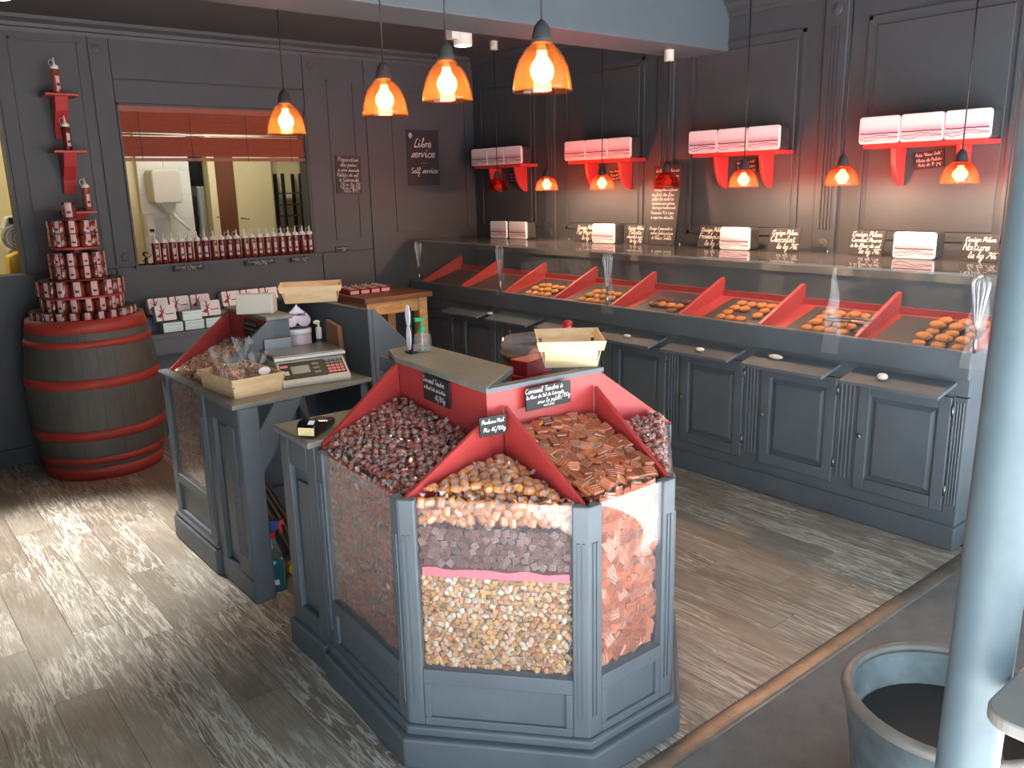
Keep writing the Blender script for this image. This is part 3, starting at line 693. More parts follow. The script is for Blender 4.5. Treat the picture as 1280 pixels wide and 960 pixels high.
for (k, cols, rows, x0, y0, lay2, kind, lab) in (
        (0, 5, 3, 3.68, 1.475, True, 0, 'golden butter cookie in the long double row on the slate tray nearest the counter end'),
        (1, 4, 4, 3.69, 2.01, True, 0, 'golden cookie in the counter bin behind the empty hanging sleeve'),
        (2, 4, 4, 3.69, 2.53, False, 1, 'round amber cookie on the tray between the sleeve bin and the dark cookies'),
        (3, 3, 4, 3.69, 3.06, False, 2, 'small dark cookie in the bin beside the single whisk'),
        (4, 3, 4, 3.69, 3.60, True, 3, 'pale cookie heaped in the bin beyond the single whisk'),
        (5, 3, 4, 3.69, 4.13, True, 3, 'pale cookie at the front of the bin next to the empty bins')):
    S_ = 0.0635; grp = 'cookies in counter bin %s' % ('one', 'two', 'three', 'four', 'five', 'six')[k]; have = set()
    pick = lambda: CK[rc.randrange(2)] if kind < 2 else (CKD if rc.random() < 0.5 else CK[0]) if kind == 2 else CK[2+rc.randrange(2)]
    for i in range(cols):
        for j in range(rows):
            if kind in (1, 2) and rc.random() < (0.15 if kind == 1 else 0.3): continue
            have.add((i, j)); put_cookie(k, x0+i*S_, y0+j*(S_+(0.022 if k == 0 else 0))+rc.uniform(-0.0004, 0.0004), 0.0, pick(), lab, grp)
    if lay2:
        spots = [(i, j) for (i, j) in have if all(q in have for q in ((i+1, j), (i, j+1), (i+1, j+1)))] if k else [(i, j) for (i, j) in have if (i+1, j) in have]
        spots = [q for q in sorted(spots) if q[0] % 2 == q[1] % 2] if k else [q for q in sorted(spots) if q[0] % 2 == 0]
        for (i, j) in spots[:6]: put_cookie(k, x0+(i+0.5)*S_, y0+(j+0.5)*S_ if k else y0+j*(S_+0.022), 0.0205, pick(), lab, grp)
# tongs in the sleeve bin
m = MB(); m.tube([(3.690, 1.885, 0.940), (3.715, 2.02, 0.936), (3.730, 2.125, 0.928)], 0.006, 6); m.tube([(3.722, 1.885, 0.954), (3.742, 2.02, 0.944), (3.756, 2.125, 0.936)], 0.006, 6)
m.tube([(3.730, 2.125, 0.928), (3.745, 2.140, 0.932), (3.756, 2.125, 0.936)], 0.006, 6)
tag(m.build('serving_tongs', 'dull_steel'), 'steel serving tongs lying on the cookies behind the hanging sleeve', 'tongs')
# pebbles on the flaps
flz = lambda x: 0.753 - 0.035*((CX-0.013-x)/0.165)
PB = [(3.50, 4.52, 'flat white pebble on the counter flap nearest the wooden table', (0.028, 0.018, 0.010)), (3.50, 3.23, 'flat white pebble on the flap behind the chip basket', (0.026, 0.018, 0.010)),
      (3.48, 2.69, 'round whitish pebble on the flap of the third door from the counter end', (0.025, 0.02, 0.011)), (3.535, 2.27, 'long beige pebble on the flap of the second door from the counter end', (0.04, 0.018, 0.012)),
      (3.50, 1.71, 'plump white pebble on the flap of the end door', (0.024, 0.022, 0.016))]
for (x, y, lab, (a, b, c)) in PB:
    m = MB().ball((0, 0, 0), 1.0, b, a, c, 14, 8); m.v = [(p[0]+x, p[1]+y, p[2]+flz(x)+c-0.001) for p in m.v]; tag(m.build('pebble', 'pebble'), lab, 'pebble', 'pebbles on the counter flaps')
# whisks in plastic sleeves on the glass front
def whisk(y, label, x=CX-0.034, zt=1.205, zb=0.89, thin=0.0018):
    t = thing('wire_whisk', label, 'whisk', (x, y, zb))
    m = MB(); m.tube([(x, y, zb), (x, y, zb+0.075)], 0.008, 10, radii=[0.007, 0.0085]); m.build('handle', 'steel', t)
    h0 = zb+0.075; h1 = zt
    for i in range(5):
        a = math.pi*i/5; pts = []
        for j in range(17):
            u = -1+2*j/16; r_ = 0.034*math.sin(math.pi*(1-abs(u))**0.75*0.98+0.02) if abs(u) > 0.001 else 0.0
            zz = h0+(h1-h0)*(1-abs(u)**1.6); rr = 0.036*(1-abs(abs(u)-0.32)/0.68)**0.8 if abs(u) > 0.32 else 0.036*math.sqrt(max(0, 1-((0.32-abs(u))/0.32)**2))
            pts.append((x+math.cos(a)*rr*math.copysign(1, u)*0.6, y+math.sin(a)*rr*math.copysign(1, u), zz))
        m = MB(); m.tube(pts, thin, 5); m.build('wire', 'steel', t)
    return t
def sleeve(y, label, zt=1.205, zb=0.82, w=0.10, x=CX-0.03, empty=False):
    m = MB(); n = 9
    for s_ in (-1, 1):
        for (ra, rb) in ((0, 1),):
            vv = []; fs = []
            for i in range(n):
                u = i/(n-1)
                for q in range(7):
                    v = q/6; ww = (0.55+0.45*u if not empty else 0.16+0.84*min(1, u*1.4))
                    yy = y+(v-0.5)*w*ww+(0.006*math.sin(5*u*3)); bul = 0.022*math.sin(math.pi*v)*(math.sin(math.pi*min(1, u*0.9+0.08)))+0.002*math.sin(9*u+7*v)
                    vv.append((x-s_*(-bul)*1.0 if s_ > 0 else x-bul, yy, zt-(zt-zb)*u))
            for i in range(n-1):
                for q in range(6): fs.append((i*7+q, i*7+q+1, (i+1)*7+q+1, (i+1)*7+q))
            m.add(vv, fs, 0, True)
    return tag(m.build('plastic_sleeve', 'plastic_film'), label, 'sleeve')
whisk(1.372, 'wire whisk hanging at the open end of the glass counter'); sleeve(1.372, 'clear plastic sleeve around the whisk at the open counter end')
whisk(3.46, 'wire whisk hanging at the middle of the glass front'); sleeve(3.46, 'clear plastic sleeve around the middle whisk', zb=0.84)
whisk(4.49, 'wire whisk hanging on the glass beside the first filled bin'); sleeve(4.49, 'clear plastic sleeve around the whisk beside the first filled bin', zb=0.86)
whisk(5.51, 'wire whisk hanging at the back wall end of the glass'); 
sleeve(2.005, 'empty clear plastic sleeve hanging over the glass front', zb=0.80, w=0.085, x=CX-0.034, empty=True)
# ================================================================ wall shelves with tins, counter tins and slates
def rrect(w, h, r, n=4, cx=0, cy=0):
    out = []
    for (sx, sy, a0) in ((1, 1, 0), (-1, 1, 90), (-1, -1, 180), (1, -1, 270)):
        for i in range(n+1):
            a = math.radians(a0+90*i/n); out.append((cx+sx*(w/2-r)+r*math.cos(a), cy+sy*(h/2-r)+r*math.sin(a)))
    return out
def make_tin(w=0.205, h=0.13, d=0.10):
    t = thing('biscuit_tin', 'x', 'tin')
    m = MB(); m.prism(rrect(w-0.004, h-0.004, 0.014, cy=h/2), 0.014, d, 'x'); m.build('tin_body', 'dull_steel', t, local=True)
    m = MB(); m.prism(rrect(w, h, 0.016, cy=h/2), 0.0, 0.016, 'x'); m.build('lid', 'white_gloss', t, local=True, bevel=0.003)
    m = MB(); m.prism(rrect(w-0.012, h-0.012, 0.012, cy=h/2), -0.0008, 0.001, 'x'); m.build('printed_front', 'tin_print', t, local=True)['label'] = 'printed misty coast landscape'
    return reg(t)
tin = make_tin()
tin.location = (4.102, 2.95, 1.21); tag(tin, 'white landscape tin on the glass top between two framboise and chocolat slates', 'tin', 'tins on the counter glass')
for (x, y, lab) in ((4.104, 1.905, 'white landscape tin on the glass top near the open end of the counter'), (4.09, 4.005, 'white landscape tin on the glass top next to the slate by the pilaster'),
                    (4.085, 5.14, 'white landscape tin on the glass top, nearer the room corner of a pair'), (4.09, 4.915, 'white landscape tin on the glass top, farther from the room corner of a pair')):
    copy_tree(tin, (x, y, 1.2098), label=lab)
SHELF = [(1.925, 'nearest the open end of the counter'), (3.005, 'above the tall price slate'), (4.10, 'second from the room corner'), (5.195, 'nearest the room corner')]
SLAB = {1.925: 'red bracket shelf nearest the open end of the counter', 3.005: 'red bracket shelf over the framboise slate', 4.10: 'red bracket shelf second from the room corner', 5.195: 'red bracket shelf nearest the room corner'}
for yc, wh in SHELF:
    t = thing('bracket_shelf', SLAB[yc], 'shelf', (XW-0.10, yc, 1.55))
    MB().box(4.13, XW-0.0105, yc-0.29, yc+0.29, 1.744, 1.766).build('board', 'red_paint', t, bevel=0.002, seg=1)
    for s_ in (-0.155, 0.16):
        pr_ = [(XW-0.0105, 1.744), (XW-0.0105, 1.56), (XW-0.025, 1.56)]
        for i in range(1, 8):
            u = i/8; pr_.append((XW-0.025-0.105*u, 1.56+0.184*(1-math.sqrt(max(0, 1-u**1.7)))))
        pr_.append((XW-0.135, 1.744))
        MB().prism(pr_, yc+s_-0.011, yc+s_+0.011, 'y').build('bracket', 'red_paint', t, bevel=0.002, seg=1)
    for i in range(3):
        copy_tree(tin, (4.118, yc+(i-1)*0.2085, 1.7662), label='white landscape tin on the red shelf ' + {1.925: 'nearest the open counter end', 3.005: 'over the framboise slate', 4.10: 'second from the room corner', 5.195: 'nearest the room corner'}[yc], group='tins on the wall shelves')
def lean(a): return (math.sin(a), 0, math.cos(a))
KB = 'Kouign Bihan'
for (y, w, h, lines, lab) in (
        (4.245, 0.21, 0.125, [(KB, .5, .74, .34), ('Pur Beurre', .5, .46, .34), ('le kg 26€', .66, .16, .26)], 'slate reading Kouign Bihan Pur Beurre on the glass top'),
        (3.78, 0.16, 0.125, [(KB, .5, .80, .28), ('Patate', .5, .56, .28), ('chocolat noir', .5, .34, .24), ('le kg 26€', .6, .12, .22)], 'slate with four chalk lines beside the tall slate on the glass top'),
        (3.16, 0.19, 0.135, [(KB, .5, .76, .32), ('Framboise', .46, .46, .32), ('le kg 26€', .64, .16, .26)], 'slate reading Kouign Bihan Framboise on the glass top'),
        (2.66, 0.19, 0.13, [(KB, .5, .76, .32), ('Chocolat', .46, .46, .32), ('le kg 26€', .64, .16, .26)], 'slate reading Kouign Bihan Chocolat on the glass top'),
        (2.18, 0.19, 0.13, [(KB, .5, .80, .28), ('Caramel Beurre', .5, .57, .26), ('à la fleur de sel', .5, .35, .24), ('le kg 26€', .64, .12, .22)], 'slate reading Caramel Beurre à la fleur de sel on the glass top'),
        (1.625, 0.16, 0.125, [(KB, .5, .76, .32), ('Nature', .42, .46, .32), ('le kg 26€', .62, .16, .26)], 'slate reading Kouign Bihan Nature near the open end of the glass')):
    slate_sign(lab, (4.155, y, 1.2105), w, h, YR, lean(math.radians(14)), lines, group='price slates on the counter glass')
slate_sign('tall slate covered with small chalk handwriting standing against the pilaster', (4.18, 3.565, 1.2105), 0.225, 0.50, YR, lean(math.radians(7)),
           [('Le Kouign Bihan est', .5, .93, .05), ('un petit Kouign Amann', .5, .865, .05), ('idéal pour une à 4 h', .5, .80, .05), ('gourmands', .3, .745, .05), ('Le Kouign Bihan est façonné', .5, .69, .05), ('au lait des fins', .4, .63, .05),
            ('selon la recette', .42, .575, .05), ('ancienne sucre gâteau', .45, .52, .05), ('beurre pur traditionnel', .48, .465, .05), ('Possession 5€ à 6 pers', .45, .40, .05), ('à emporter détaille', .45, .34, .05),
            ('Kouign Commandé à', .45, .20, .055), ('votre fabrication', .5, .14, .055), ('à Vieux Sablé', .5, .08, .055)], th=0.008)
for (y, z, lab) in ((1.955, 1.64, 'small tilted slate under the red shelf nearest the open counter end'), (3.02, 1.64, 'small slate under the red shelf over the framboise slate'), (4.07, 1.62, 'small slate under the red shelf second from the room corner'), (5.17, 1.63, 'small slate under the red shelf nearest the room corner')):
    slate_sign(lab, (XW-0.008, y, z), 0.15, 0.085, (0, -1, 0.10), (0, 0.10, 1), [('Boîte "Vieux Salé"', .5, .78, .24), ('1 Boîte de Palets', .5, .46, .24), ('Boîte de 10', .42, .2, .2), ('7,5€', .82, .14, .2)], group='slates under the wall shelves')

# ================================================================ pendant lamps
def bell(R, H, kind):
    if kind == 'bell': pts = [(1.0, 0), (0.985, 0.10), (0.95, 0.28), (0.87, 0.48), (0.73, 0.68), (0.52, 0.86), (0.36, 0.96), (0.28, 1.0)]
    else: pts = [(1.0, 0), (0.99, 0.10), (0.96, 0.30), (0.88, 0.52), (0.74, 0.74), (0.52, 0.92), (0.36, 1.0)]
    out = [(R*r_, H*z) for r_, z in pts]; inn = [(max(0.004, R*r_-0.0035), H*z+(0.001 if z < 0.01 else -0.002)) for r_, z in pts][::-1]
    return out+inn
SH = {}
def pendant(x, y, zb, R, H, kind, shade, ztop, lit, label, group, canopy=False, tint=(1.0, 0.72, 0.42), power=9.0):
    t = thing('pendant_lamp', label, 'lamp', (x, y, zb), group)
    key = (R, kind, shade)
    if key not in SH: SH[key] = MB().lathe(bell(R, H, kind), 40, close=True).mesh('lamp_shade', shade)
    o = bpy.data.objects.new('lamp_shade', SH[key]); COL.objects.link(o); o.parent = t; o['_w'] = (x, y, zb)
    s0 = zb+H-0.004; k = R/0.09
    m = MB(); m.lathe([(0.0, 0.0), (0.030*k, 0.0), (0.031*k, 0.012*k), (0.026*k, 0.030*k), (0.022*k, 0.046*k), (0.012*k, 0.058*k), (0.004, 0.064*k)], 20, (x, y, s0)); m.build('socket', 'dark_inside', t)
    m = MB(); bz = zb+H*0.16; m.lathe([(0.0, 0.0), (0.35, 0.05), (0.75, 0.3), (0.95, 0.75), (1.0, 1.1), (0.85, 1.6), (0.55, 2.0), (0.4, 2.3), (0.4, 2.6)], 20, (0, 0, 0)); 
    m.v = [(x+p[0]*0.036*k, y+p[1]*0.036*k, bz+p[2]*H*0.25) for p in m.v]; m.build('bulb', 'bulb' if lit else 'bulb_off', t)
    m = MB(); m.tube([(x, y, s0+0.06*k), (x+0.002, y, (s0+ztop)/2), (x, y, ztop)], 0.0032, 6); m.build('cord', 'cord', t)
    if canopy: MB().cyl((x, y, ztop-0.06), 0.028, 0.06, 20).build('ceiling_rose', 'offwhite', t)
    if lit:
        ld = bpy.data.lights.new('lamp_light', 'POINT'); ld.energy = power; ld.color = tint; ld.shadow_soft_size = 0.028*k
        lo = bpy.data.objects.new('lamp_light', ld); COL.objects.link(lo); lo.parent = t; lo.location = (0, 0, H*0.08)
for (x, y, zb, lab) in ((1.76, 3.79, 1.861, 'amber glass bell pendant hanging behind the ceiling beam'), (1.79, 2.948, 1.882, 'amber glass bell pendant just in front of the ceiling beam'),
                        (1.80, 2.536, 1.900, 'amber glass bell pendant, middle one of three before the beam'), (1.735, 1.953, 1.874, 'brightest pale amber bell pendant over the candy kiosk')):
    pendant(x, y, zb, 0.09, 0.142, 'bell', 'shade_orange', ZC, True, lab, 'bell pendants over the candy kiosk', power=9.0)
for i, (y, lit) in enumerate(((1.656, 1), (2.217, 1), (2.794, 1), (3.339, 0), (3.877, 1), (4.414, 1), (4.967, 0))):
    nm = ['first from the open counter end', 'second from the open counter end', 'third from the open counter end', '', 'fourth lit one from the open counter end', 'last lit one before the room corner', ''][i]
    pendant(3.95, y, 1.568, 0.080, 0.096, 'bowl', 'shade_red', 2.347 if i == 3 else ZC, bool(lit), ('lit red glass bowl pendant over the counter, ' + nm) if lit else ('unlit dark red pendant hanging from the beam over the tall slate' if i == 3 else 'unlit dark red pendant before the shelf in the room corner'),
            'red pendants over the display counter', canopy=not lit, tint=(1.0, 0.60, 0.38), power=34.0)
# ceiling spotlights
def spot(x, y, z, aim, power, label, ang=50, lit=True):
    t = thing('ceiling_spotlight', label, 'spotlight', (x, y, z)); d = (Vector(aim)-Vector((x, y, z))).normalized()
    MB().box(x-0.10, x-0.03, y-0.03, y+0.03, z+0.03, ZC-0.001).build('mount', 'white_plastic', t)
    p = Vector((x, y, z+0.12)); e = Vector((x, y, z)); m = MB(); m.tube([p, e], 0.058, 28); m.build('head', 'white_plastic', t)
    m = MB(); m.cyl((x, y, z-0.002), 0.050, 0.002, 24); m.build('lens', 'lens_lit', t)
    MB().box(x-0.06, x, y-0.012, y+0.012, z+0.07, z+0.085).build('arm', 'white_plastic', t)
    ld = bpy.data.lights.new('spot_light', 'SPOT'); ld.energy = power; ld.spot_size = math.radians(ang); ld.spot_blend = 0.8; ld.shadow_soft_size = 0.04; ld.color = (1.0, 0.98, 0.92)
    lo = bpy.data.objects.new('spot_light', ld); COL.objects.link(lo); lo.parent = t; lo.rotation_euler = d.to_track_quat('-Z', 'Y').to_euler(); lo.location = (0, 0, -0.01)
spot(3.21, 4.34, 2.445, (3.0, 4.2, 0), 30, 'white cylinder ceiling spotlight beyond the beam')
spot(0.803, 4.675, 2.50, (0.50, 3.92, 0), 1050, 'white ceiling spotlight near the cornice above the barrel', 46)

# ================================================================ CANDY KIOSK (island)
D, A, B, C_, E_ = (1.088, 2.33), (1.055, 1.79), (1.39, 1.405), (1.72, 1.40), (2.15, 1.775)
RIM, GB = 0.80, 0.30
kz = thing('candy_kiosk', 'slate-blue faceted candy kiosk with glass sides and red dividers', 'kiosk', (1.5, 1.9, 0))
def V2(p): return Vector((p[0], p[1]))
def along(P0, P1, s0, s1, d0, d1, z0, z1, mb):
    """box along edge P0>P1 (outside on the right-hand side of travel D>A>B>C>E): s along, d inward depth"""
    a, b = V2(P0), V2(P1); t = (b-a).normalized(); n = Vector((-t.y, t.x))
    q = [a+t*s0+n*d0, a+t*s1+n*d0, a+t*s1+n*d1, a+t*s0+n*d1]
    mb.prism([(p.x, p.y) for p in q], z0, z1, 'z')
def off_poly(pts, d):
    """offset an open chain outward (to the right of travel)"""
    out = []
    for i, p in enumerate(pts):
        ds = []
        if i > 0: ds.append((V2(pts[i])-V2(pts[i-1])).normalized())
        if i < len(pts)-1: ds.append((V2(pts[i+1])-V2(pts[i])).normalized())
        ns = [Vector((t.y, -t.x)) for t in ds]; n = sum(ns, Vector((0, 0))).normalized(); k = d/max(0.3, n.dot(ns[0]))
        q = V2(p)+n*k; out.append((q.x, q.y))
    return out
chain = [D, A, B, C_, E_]; back = [(2.12, 2.12), (1.50, 2.33)]
MB().prism(off_poly(chain, 0.030)+[(2.13, 2.14), (1.5, 2.34)], 0, 0.095, 'z').build('plinth', 'paint', kz, bevel=0.008)
MB().prism(off_poly(chain, 0.012)+[(2.12, 2.12), (1.5, 2.33)], 0.095, 0.125, 'z').build('plinth_cap', 'paint', kz, bevel=0.008)
MB().prism(off_poly(chain, -0.03)+[(2.09, 2.10), (1.48, 2.31)], 0.125, 0.28, 'z').build('base_core', 'paint', kz)
edges = [(D, A), (A, B), (B, C_), (C_, E_)]
for ei, (p, q) in enumerate(edges):
    L = (V2(q)-V2(p)).length; pw = 0.046
    m = MB(); along(p, q, pw, L-pw, 0.0, 0.03, 0.255, GB, m); along(p, q, pw, L-pw, 0.0, 0.03, 0.125, 0.15, m)
    along(p, q, pw, pw+0.02, 0.0, 0.03, 0.15, 0.255, m); along(p, q, L-pw-0.02, L-pw, 0.0, 0.03, 0.15, 0.255, m); m.build('lower_frame', 'paint', kz, bevel=0.003)
    m = MB(); along(p, q, pw+0.02, L-pw-0.02, 0.010, 0.03, 0.15, 0.255, m); m.build('lower_panel', 'paint', kz)
    m = MB(); along(p, q, pw, L-pw, 0.006, 0.011, GB, RIM, m); m.build('glass_pane', 'acrylic', kz)
    m = MB(); along(p, q, pw-0.004, L-pw+0.004, 0.055, 0.060, GB-0.02, RIM-0.06, m); m.build('bin_lining', 'red_paint', kz)
    for (s0, s1) in ((0, pw), (L-pw, L)):
        m = MB(); along(p, q, s0, s1, 0.0, 0.03, 0.125, RIM, m)
        ps = m.build('corner_post', 'paint', kz, bevel=0.004)
        m = MB()
        for i in range(2):
            c0 = s0+(0.010 if s0 == 0 else 0.014)+i*0.013; along(p, q, c0, c0+0.006, -0.004, 0.001, 0.19, RIM-0.10, m)
        m.build('flute', 'paint', ps)
# boards and dividers
CO, LT, RT = (1.38, 1.81), (1.43, 2.36), (1.81, 1.78); ZT = 1.03
def wall2(P0, P1, z0, za, zb_, th, side=1):
    a, b = V2(P0), V2(P1); t = (b-a).normalized(); n = Vector((-t.y, t.x))*side*th
    m = MB(); m.hull4([(*a, z0), (*b, z0), (*(b+n), z0), (*(a+n), z0)], [(*a, za), (*b, zb_), (*(b+n), zb_), (*(a+n), za)])
    return m
wall2(CO, LT, 0.28, ZT, ZT, 0.018, -1).build('back_board', 'red_paint', kz); wall2(CO, RT, 0.28, ZT, ZT, 0.018, 1).build('back_board', 'red_paint', kz)
wall2(RT, (2.145, 1.775), 0.28, ZT, RIM, 0.018, 1).build('side_board', 'red_paint', kz, bevel=0.002, seg=1)
wall2((1.120, 2.337), LT, 0.28, RIM+0.012, ZT, 0.018, 1).build('side_board', 'red_paint', kz, bevel=0.002, seg=1)
wall2((1.385, 1.80), (1.078, 1.785), 0.28, 0.965, RIM-0.002, 0.014, -1).build('divider', 'red_paint', kz, bevel=0.002, seg=1)
wall2((1.43, 1.795), (1.392, 1.432), 0.28, 0.985, RIM-0.002, 0.014, 1).build('divider', 'red_paint', kz, bevel=0.002, seg=1)
wall2((1.775, 1.775), (1.712, 1.425), 0.28, 0.99, RIM-0.002, 0.014, 1).build('divider', 'red_paint', kz, bevel=0.002, seg=1)
lp = [(1.372, 1.800), (1.600, 1.955), (1.625, 2.515), (1.475, 2.50), (1.42, 2.365)]
MB().prism(lp, ZT, ZT+0.020, 'z').build('ledge_top', 'ledge_paint', kz, bevel=0.003)
MB().prism([(1.376, 1.803), (1.815, 1.772), (1.816, 1.806), (1.39, 1.836)], ZT+0.0005, ZT+0.014, 'z').build('top_trim', 'paint', kz)
MB().box(1.44, 1.60, 1.99, 2.48, 0.08, ZT-0.001).build('rear_cabinet', 'paint', kz)
MB().prism([(1.41, 1.84), (1.84, 1.81), (1.84, 2.10), (1.62, 2.10), (1.62, 1.98), (1.45, 1.98)], 0.28, 0.90, 'z').build('rear_shelf', 'paint', kz)
# pay desk attached to the kiosk
MB().prism([(1.075, 2.355), (1.41, 2.365), (1.41, 2.635), (1.085, 2.645)], RIM, RIM+0.022, 'z').build('desk_top', 'ledge_paint', kz, bevel=0.005)
MB().box(1.115, 1.40, 2.36, 2.62, 0.0, RIM).build('desk_body', 'paint', kz)
m = MB(); x0 = 1.095
m.box(x0, 1.116, 2.36, 2.42, 0.0, RIM); m.box(x0, 1.116, 2.555, 2.62, 0.0, RIM); m.box(x0, 1.116, 2.42, 2.555, 0.70, RIM); m.box(x0, 1.116, 2.42, 2.555, 0.0, 0.17); m.build('desk_frame', 'paint', kz, bevel=0.004)
MB().box(1.105, 1.116, 2.45, 2.525, 0.22, 0.65).build('desk_panel', 'paint', kz, bevel=0.004); MB().box(1.075, 1.12, 2.36, 2.63, 0, 0.10).build('desk_plinth', 'paint', kz, bevel=0.006)
m = MB(); m.box(1.44, 1.61, 2.481, 2.505, ZT-0.05, ZT-0.0005); m.build('ledge_support', 'paint', kz)
# ================================================================ CANDIES
def twist_candy(L=0.018, r=0.008, wing=0.010, seed=0, flat=0.8, film=True):
    rnd = random.Random(seed); m = MB(); q = 0.72; vv = []
    for (sx, k) in ((-1, q), (-0.78, 1), (0.78, 1), (1, q)):                # rounded bar of caramel
        for i in range(8):
            a = math.pi/4*i+math.pi/8; vv.append((sx*L/2, r*k*1.08*math.cos(a)*(1+rnd.uniform(-.06, .06)), r*k*flat*1.08*math.sin(a)))
    m.add(vv, [(j*8+i, j*8+(i+1) % 8, (j+1)*8+(i+1) % 8, (j+1)*8+i) for j in range(3) for i in range(8)] + [list(range(8))[::-1], list(range(24, 32))], 0, False)
    for s_ in (-1, 1):                                                       # twisted ends
        n = 6; c = (s_*L/2*0.92, 0, 0); w = [c]
        for i in range(n):
            a = 2*math.pi*i/n; k = wing*(0.7+0.6*rnd.random()); w.append((s_*(L/2+k*0.9), k*0.7*math.cos(a), k*0.6*math.sin(a)*(1 if i % 2 else 0.4)))
        m.add(w, [(0, 1+i, 1+(i+1) % n) for i in range(n)], 1, False)
    if film:                                                                 # crinkled film
        f = MB().ball((0, 0, 0), 1.0, L*0.56, r*1.22, r*flat*1.25, 7, 5, 1)
        f.v = [tuple(c*(1+rnd.uniform(-.10, .10)) for c in p) for p in f.v]; m.add(f.v, f.f, 2, False)
    return m
def square_candy(a=0.030, h=0.010, seed=0):
    rnd = random.Random(seed); m = MB(); q = a/2; b = q*0.86
    lay = [(q*0.9, 0), (q, h*0.3), (q, h*0.7), (b, h)]
    vv = []
    for (e, z) in lay: vv += [(-e, -e, z), (e, -e, z), (e, e, z), (-e, e, z)]
    fs = [(3, 2, 1, 0), (12, 13, 14, 15)]
    for i in range(3):
        for k in range(4): fs.append((i*4+k, i*4+(k+1) % 4, (i+1)*4+(k+1) % 4, (i+1)*4+k))
    m.add(vv, fs, 0)
    for i in range(3): y = -q*0.5+i*q*0.5; m.add([(-b*0.9, y-0.0012, h+0.0003), (b*0.9, y-0.0012, h+0.0003), (b*0.9, y, h+0.0016), (-b*0.9, y, h+0.0016), (b*0.9, y+0.0012, h+0.0003), (-b*0.9, y+0.0012, h+0.0003)], [(0, 1, 2, 3), (3, 2, 4, 5)], 0)
    for s_ in (-1, 1):
        k = a*(0.14+0.1*rnd.random())
        m.add([(s_*q, -q*0.9, h*0.5), (s_*(q+k), -q*0.7, h*0.9), (s_*(q+k*0.6), 0, h*0.2), (s_*(q+k), q*0.8, h*0.8), (s_*q, q*0.9, h*0.5)], [(0, 1, 2, 4), (4, 2, 3)], 1)
    return m
CANDY = {
    'dark': ([twist_candy(0.027, 0.0095, 0.0125, i) for i in range(5)], ['caramel_dark', 'film_pale', 'wrapper'], 0.0105),
    'orange': ([twist_candy(0.030, 0.0115, 0.0145, 10+i) for i in range(5)], ['orange_candy', 'film_pale', 'wrapper'], 0.0105),
    'square': ([square_candy(0.035, 0.011, 20+i) for i in range(3)], ['caramel', 'film_pale'], 0.0055),
    'redmix': ([twist_candy(0.026, 0.0100, 0.014, 30+i) for i in range(3)], ['caramel_dark', 'film_pale', 'wrapper'], 0.009),
    'till': ([twist_candy(0.022, 0.0092, 0.010, 40+i) for i in range(4)], ['till_candy', 'film_pale', 'wrapper'], 0.0085),
    'choc': ([square_candy(0.020, 0.007, 50+i) for i in range(2)], ['choc', 'choc'], 0.004),
    'yellow': ([twist_candy(0.017, 0.0080, 0.005, 60+i, 0.75, False) for i in range(4)], ['yellow_candy', 'pale_wrap'], 0.006),
}
simple('pale_wrap', rgb(226, 214, 184), 0.35, coat=0.4, rand=0.2)
CME = {}
def cm(kind):
    if kind not in CME: CME[kind] = [p.mesh('wrapped_candy', CANDY[kind][1]) for p in CANDY[kind][0]]
    return CME[kind]
def inside(p, poly):
    c = False; n = len(poly)
    for i in range(n):
        a, b = poly[i], poly[(i+1) % n]
        if (a[1] > p[1]) != (b[1] > p[1]) and p[0] < (b[0]-a[0])*(p[1]-a[1])/(b[1]-a[1])+a[0]: c = not c
    return c
def heap_points(poly, hf, s, rnd, jit=0.35):
    xs = [p[0] for p in poly]; ys = [p[1] for p in poly]; out = []; y = min(ys); row = 0
    while y < max(ys):
        x = min(xs)+(s/2 if row % 2 else 0)
        while x < max(xs):
            p = (x+rnd.uniform(-jit, jit)*s, y+rnd.uniform(-jit, jit)*s)
            if inside(p, poly): out.append((p[0], p[1], hf(*p)))
            x += s
        y += s*0.87; row += 1
    return out
class Stuff:
    def __init__(s, kind): s.kind = kind; s.v = []; s.f = []; s.m = []; s.n = 0
    def add(s, mat):
        src = random.choice(CANDY[s.kind][0]); a = np.array(src.v); R = np.array(mat.to_3x3()); t = np.array(mat.translation)
        s.v.append(a @ R.T + t); s.f += [[i+s.n for i in f] for f in src.f]; s.m += src.m; s.n += len(a)
    def build(s, name, label, cat):
        if not s.v: return
        m = MB(); m.v = [tuple(p) for p in np.concatenate(s.v)]; m.f = s.f; m.m = s.m; m.sm = [False]*len(s.f)
        return tag(m.build(name, CANDY[s.kind][1]), label, cat, kind='stuff')
def rot_mat(rnd, tilt):
    return Matrix.Rotation(rnd.uniform(-tilt, tilt), 4, 'X') @ Matrix.Rotation(rnd.uniform(-tilt, tilt), 4, 'Y') @ Matrix.Rotation(rnd.random()*6.283, 4, 'Z')
NAMES = {'dark': 'dark_caramel', 'orange': 'orange_caramel', 'square': 'square_caramel', 'redmix': 'red_caramel', 'till': 'amber_candy', 'choc': 'chocolate_square', 'yellow': 'yellow_candy'}
def place(kind, mat, label, group):
    o = bpy.data.objects.new(NAMES[kind], random.choice(cm(kind))); COL.objects.link(o); o.matrix_world = mat; o['_w'] = (0, 0, 0)
    tag(o, label, 'candy', group); return o
def edge_near(p, poly):
    """distance to the nearest wall of the bin and that wall's direction"""
    best = (9, 0); n = len(poly)
    for i in range(n):
        a, b = Vector(poly[i]), Vector(poly[(i+1) % n]); t = (b-a).normalized(); q = Vector(p)-a; d = abs(q.x*t.y-q.y*t.x)
        if d < best[0]: best = (d, math.atan2(t.y, t.x))
    return best
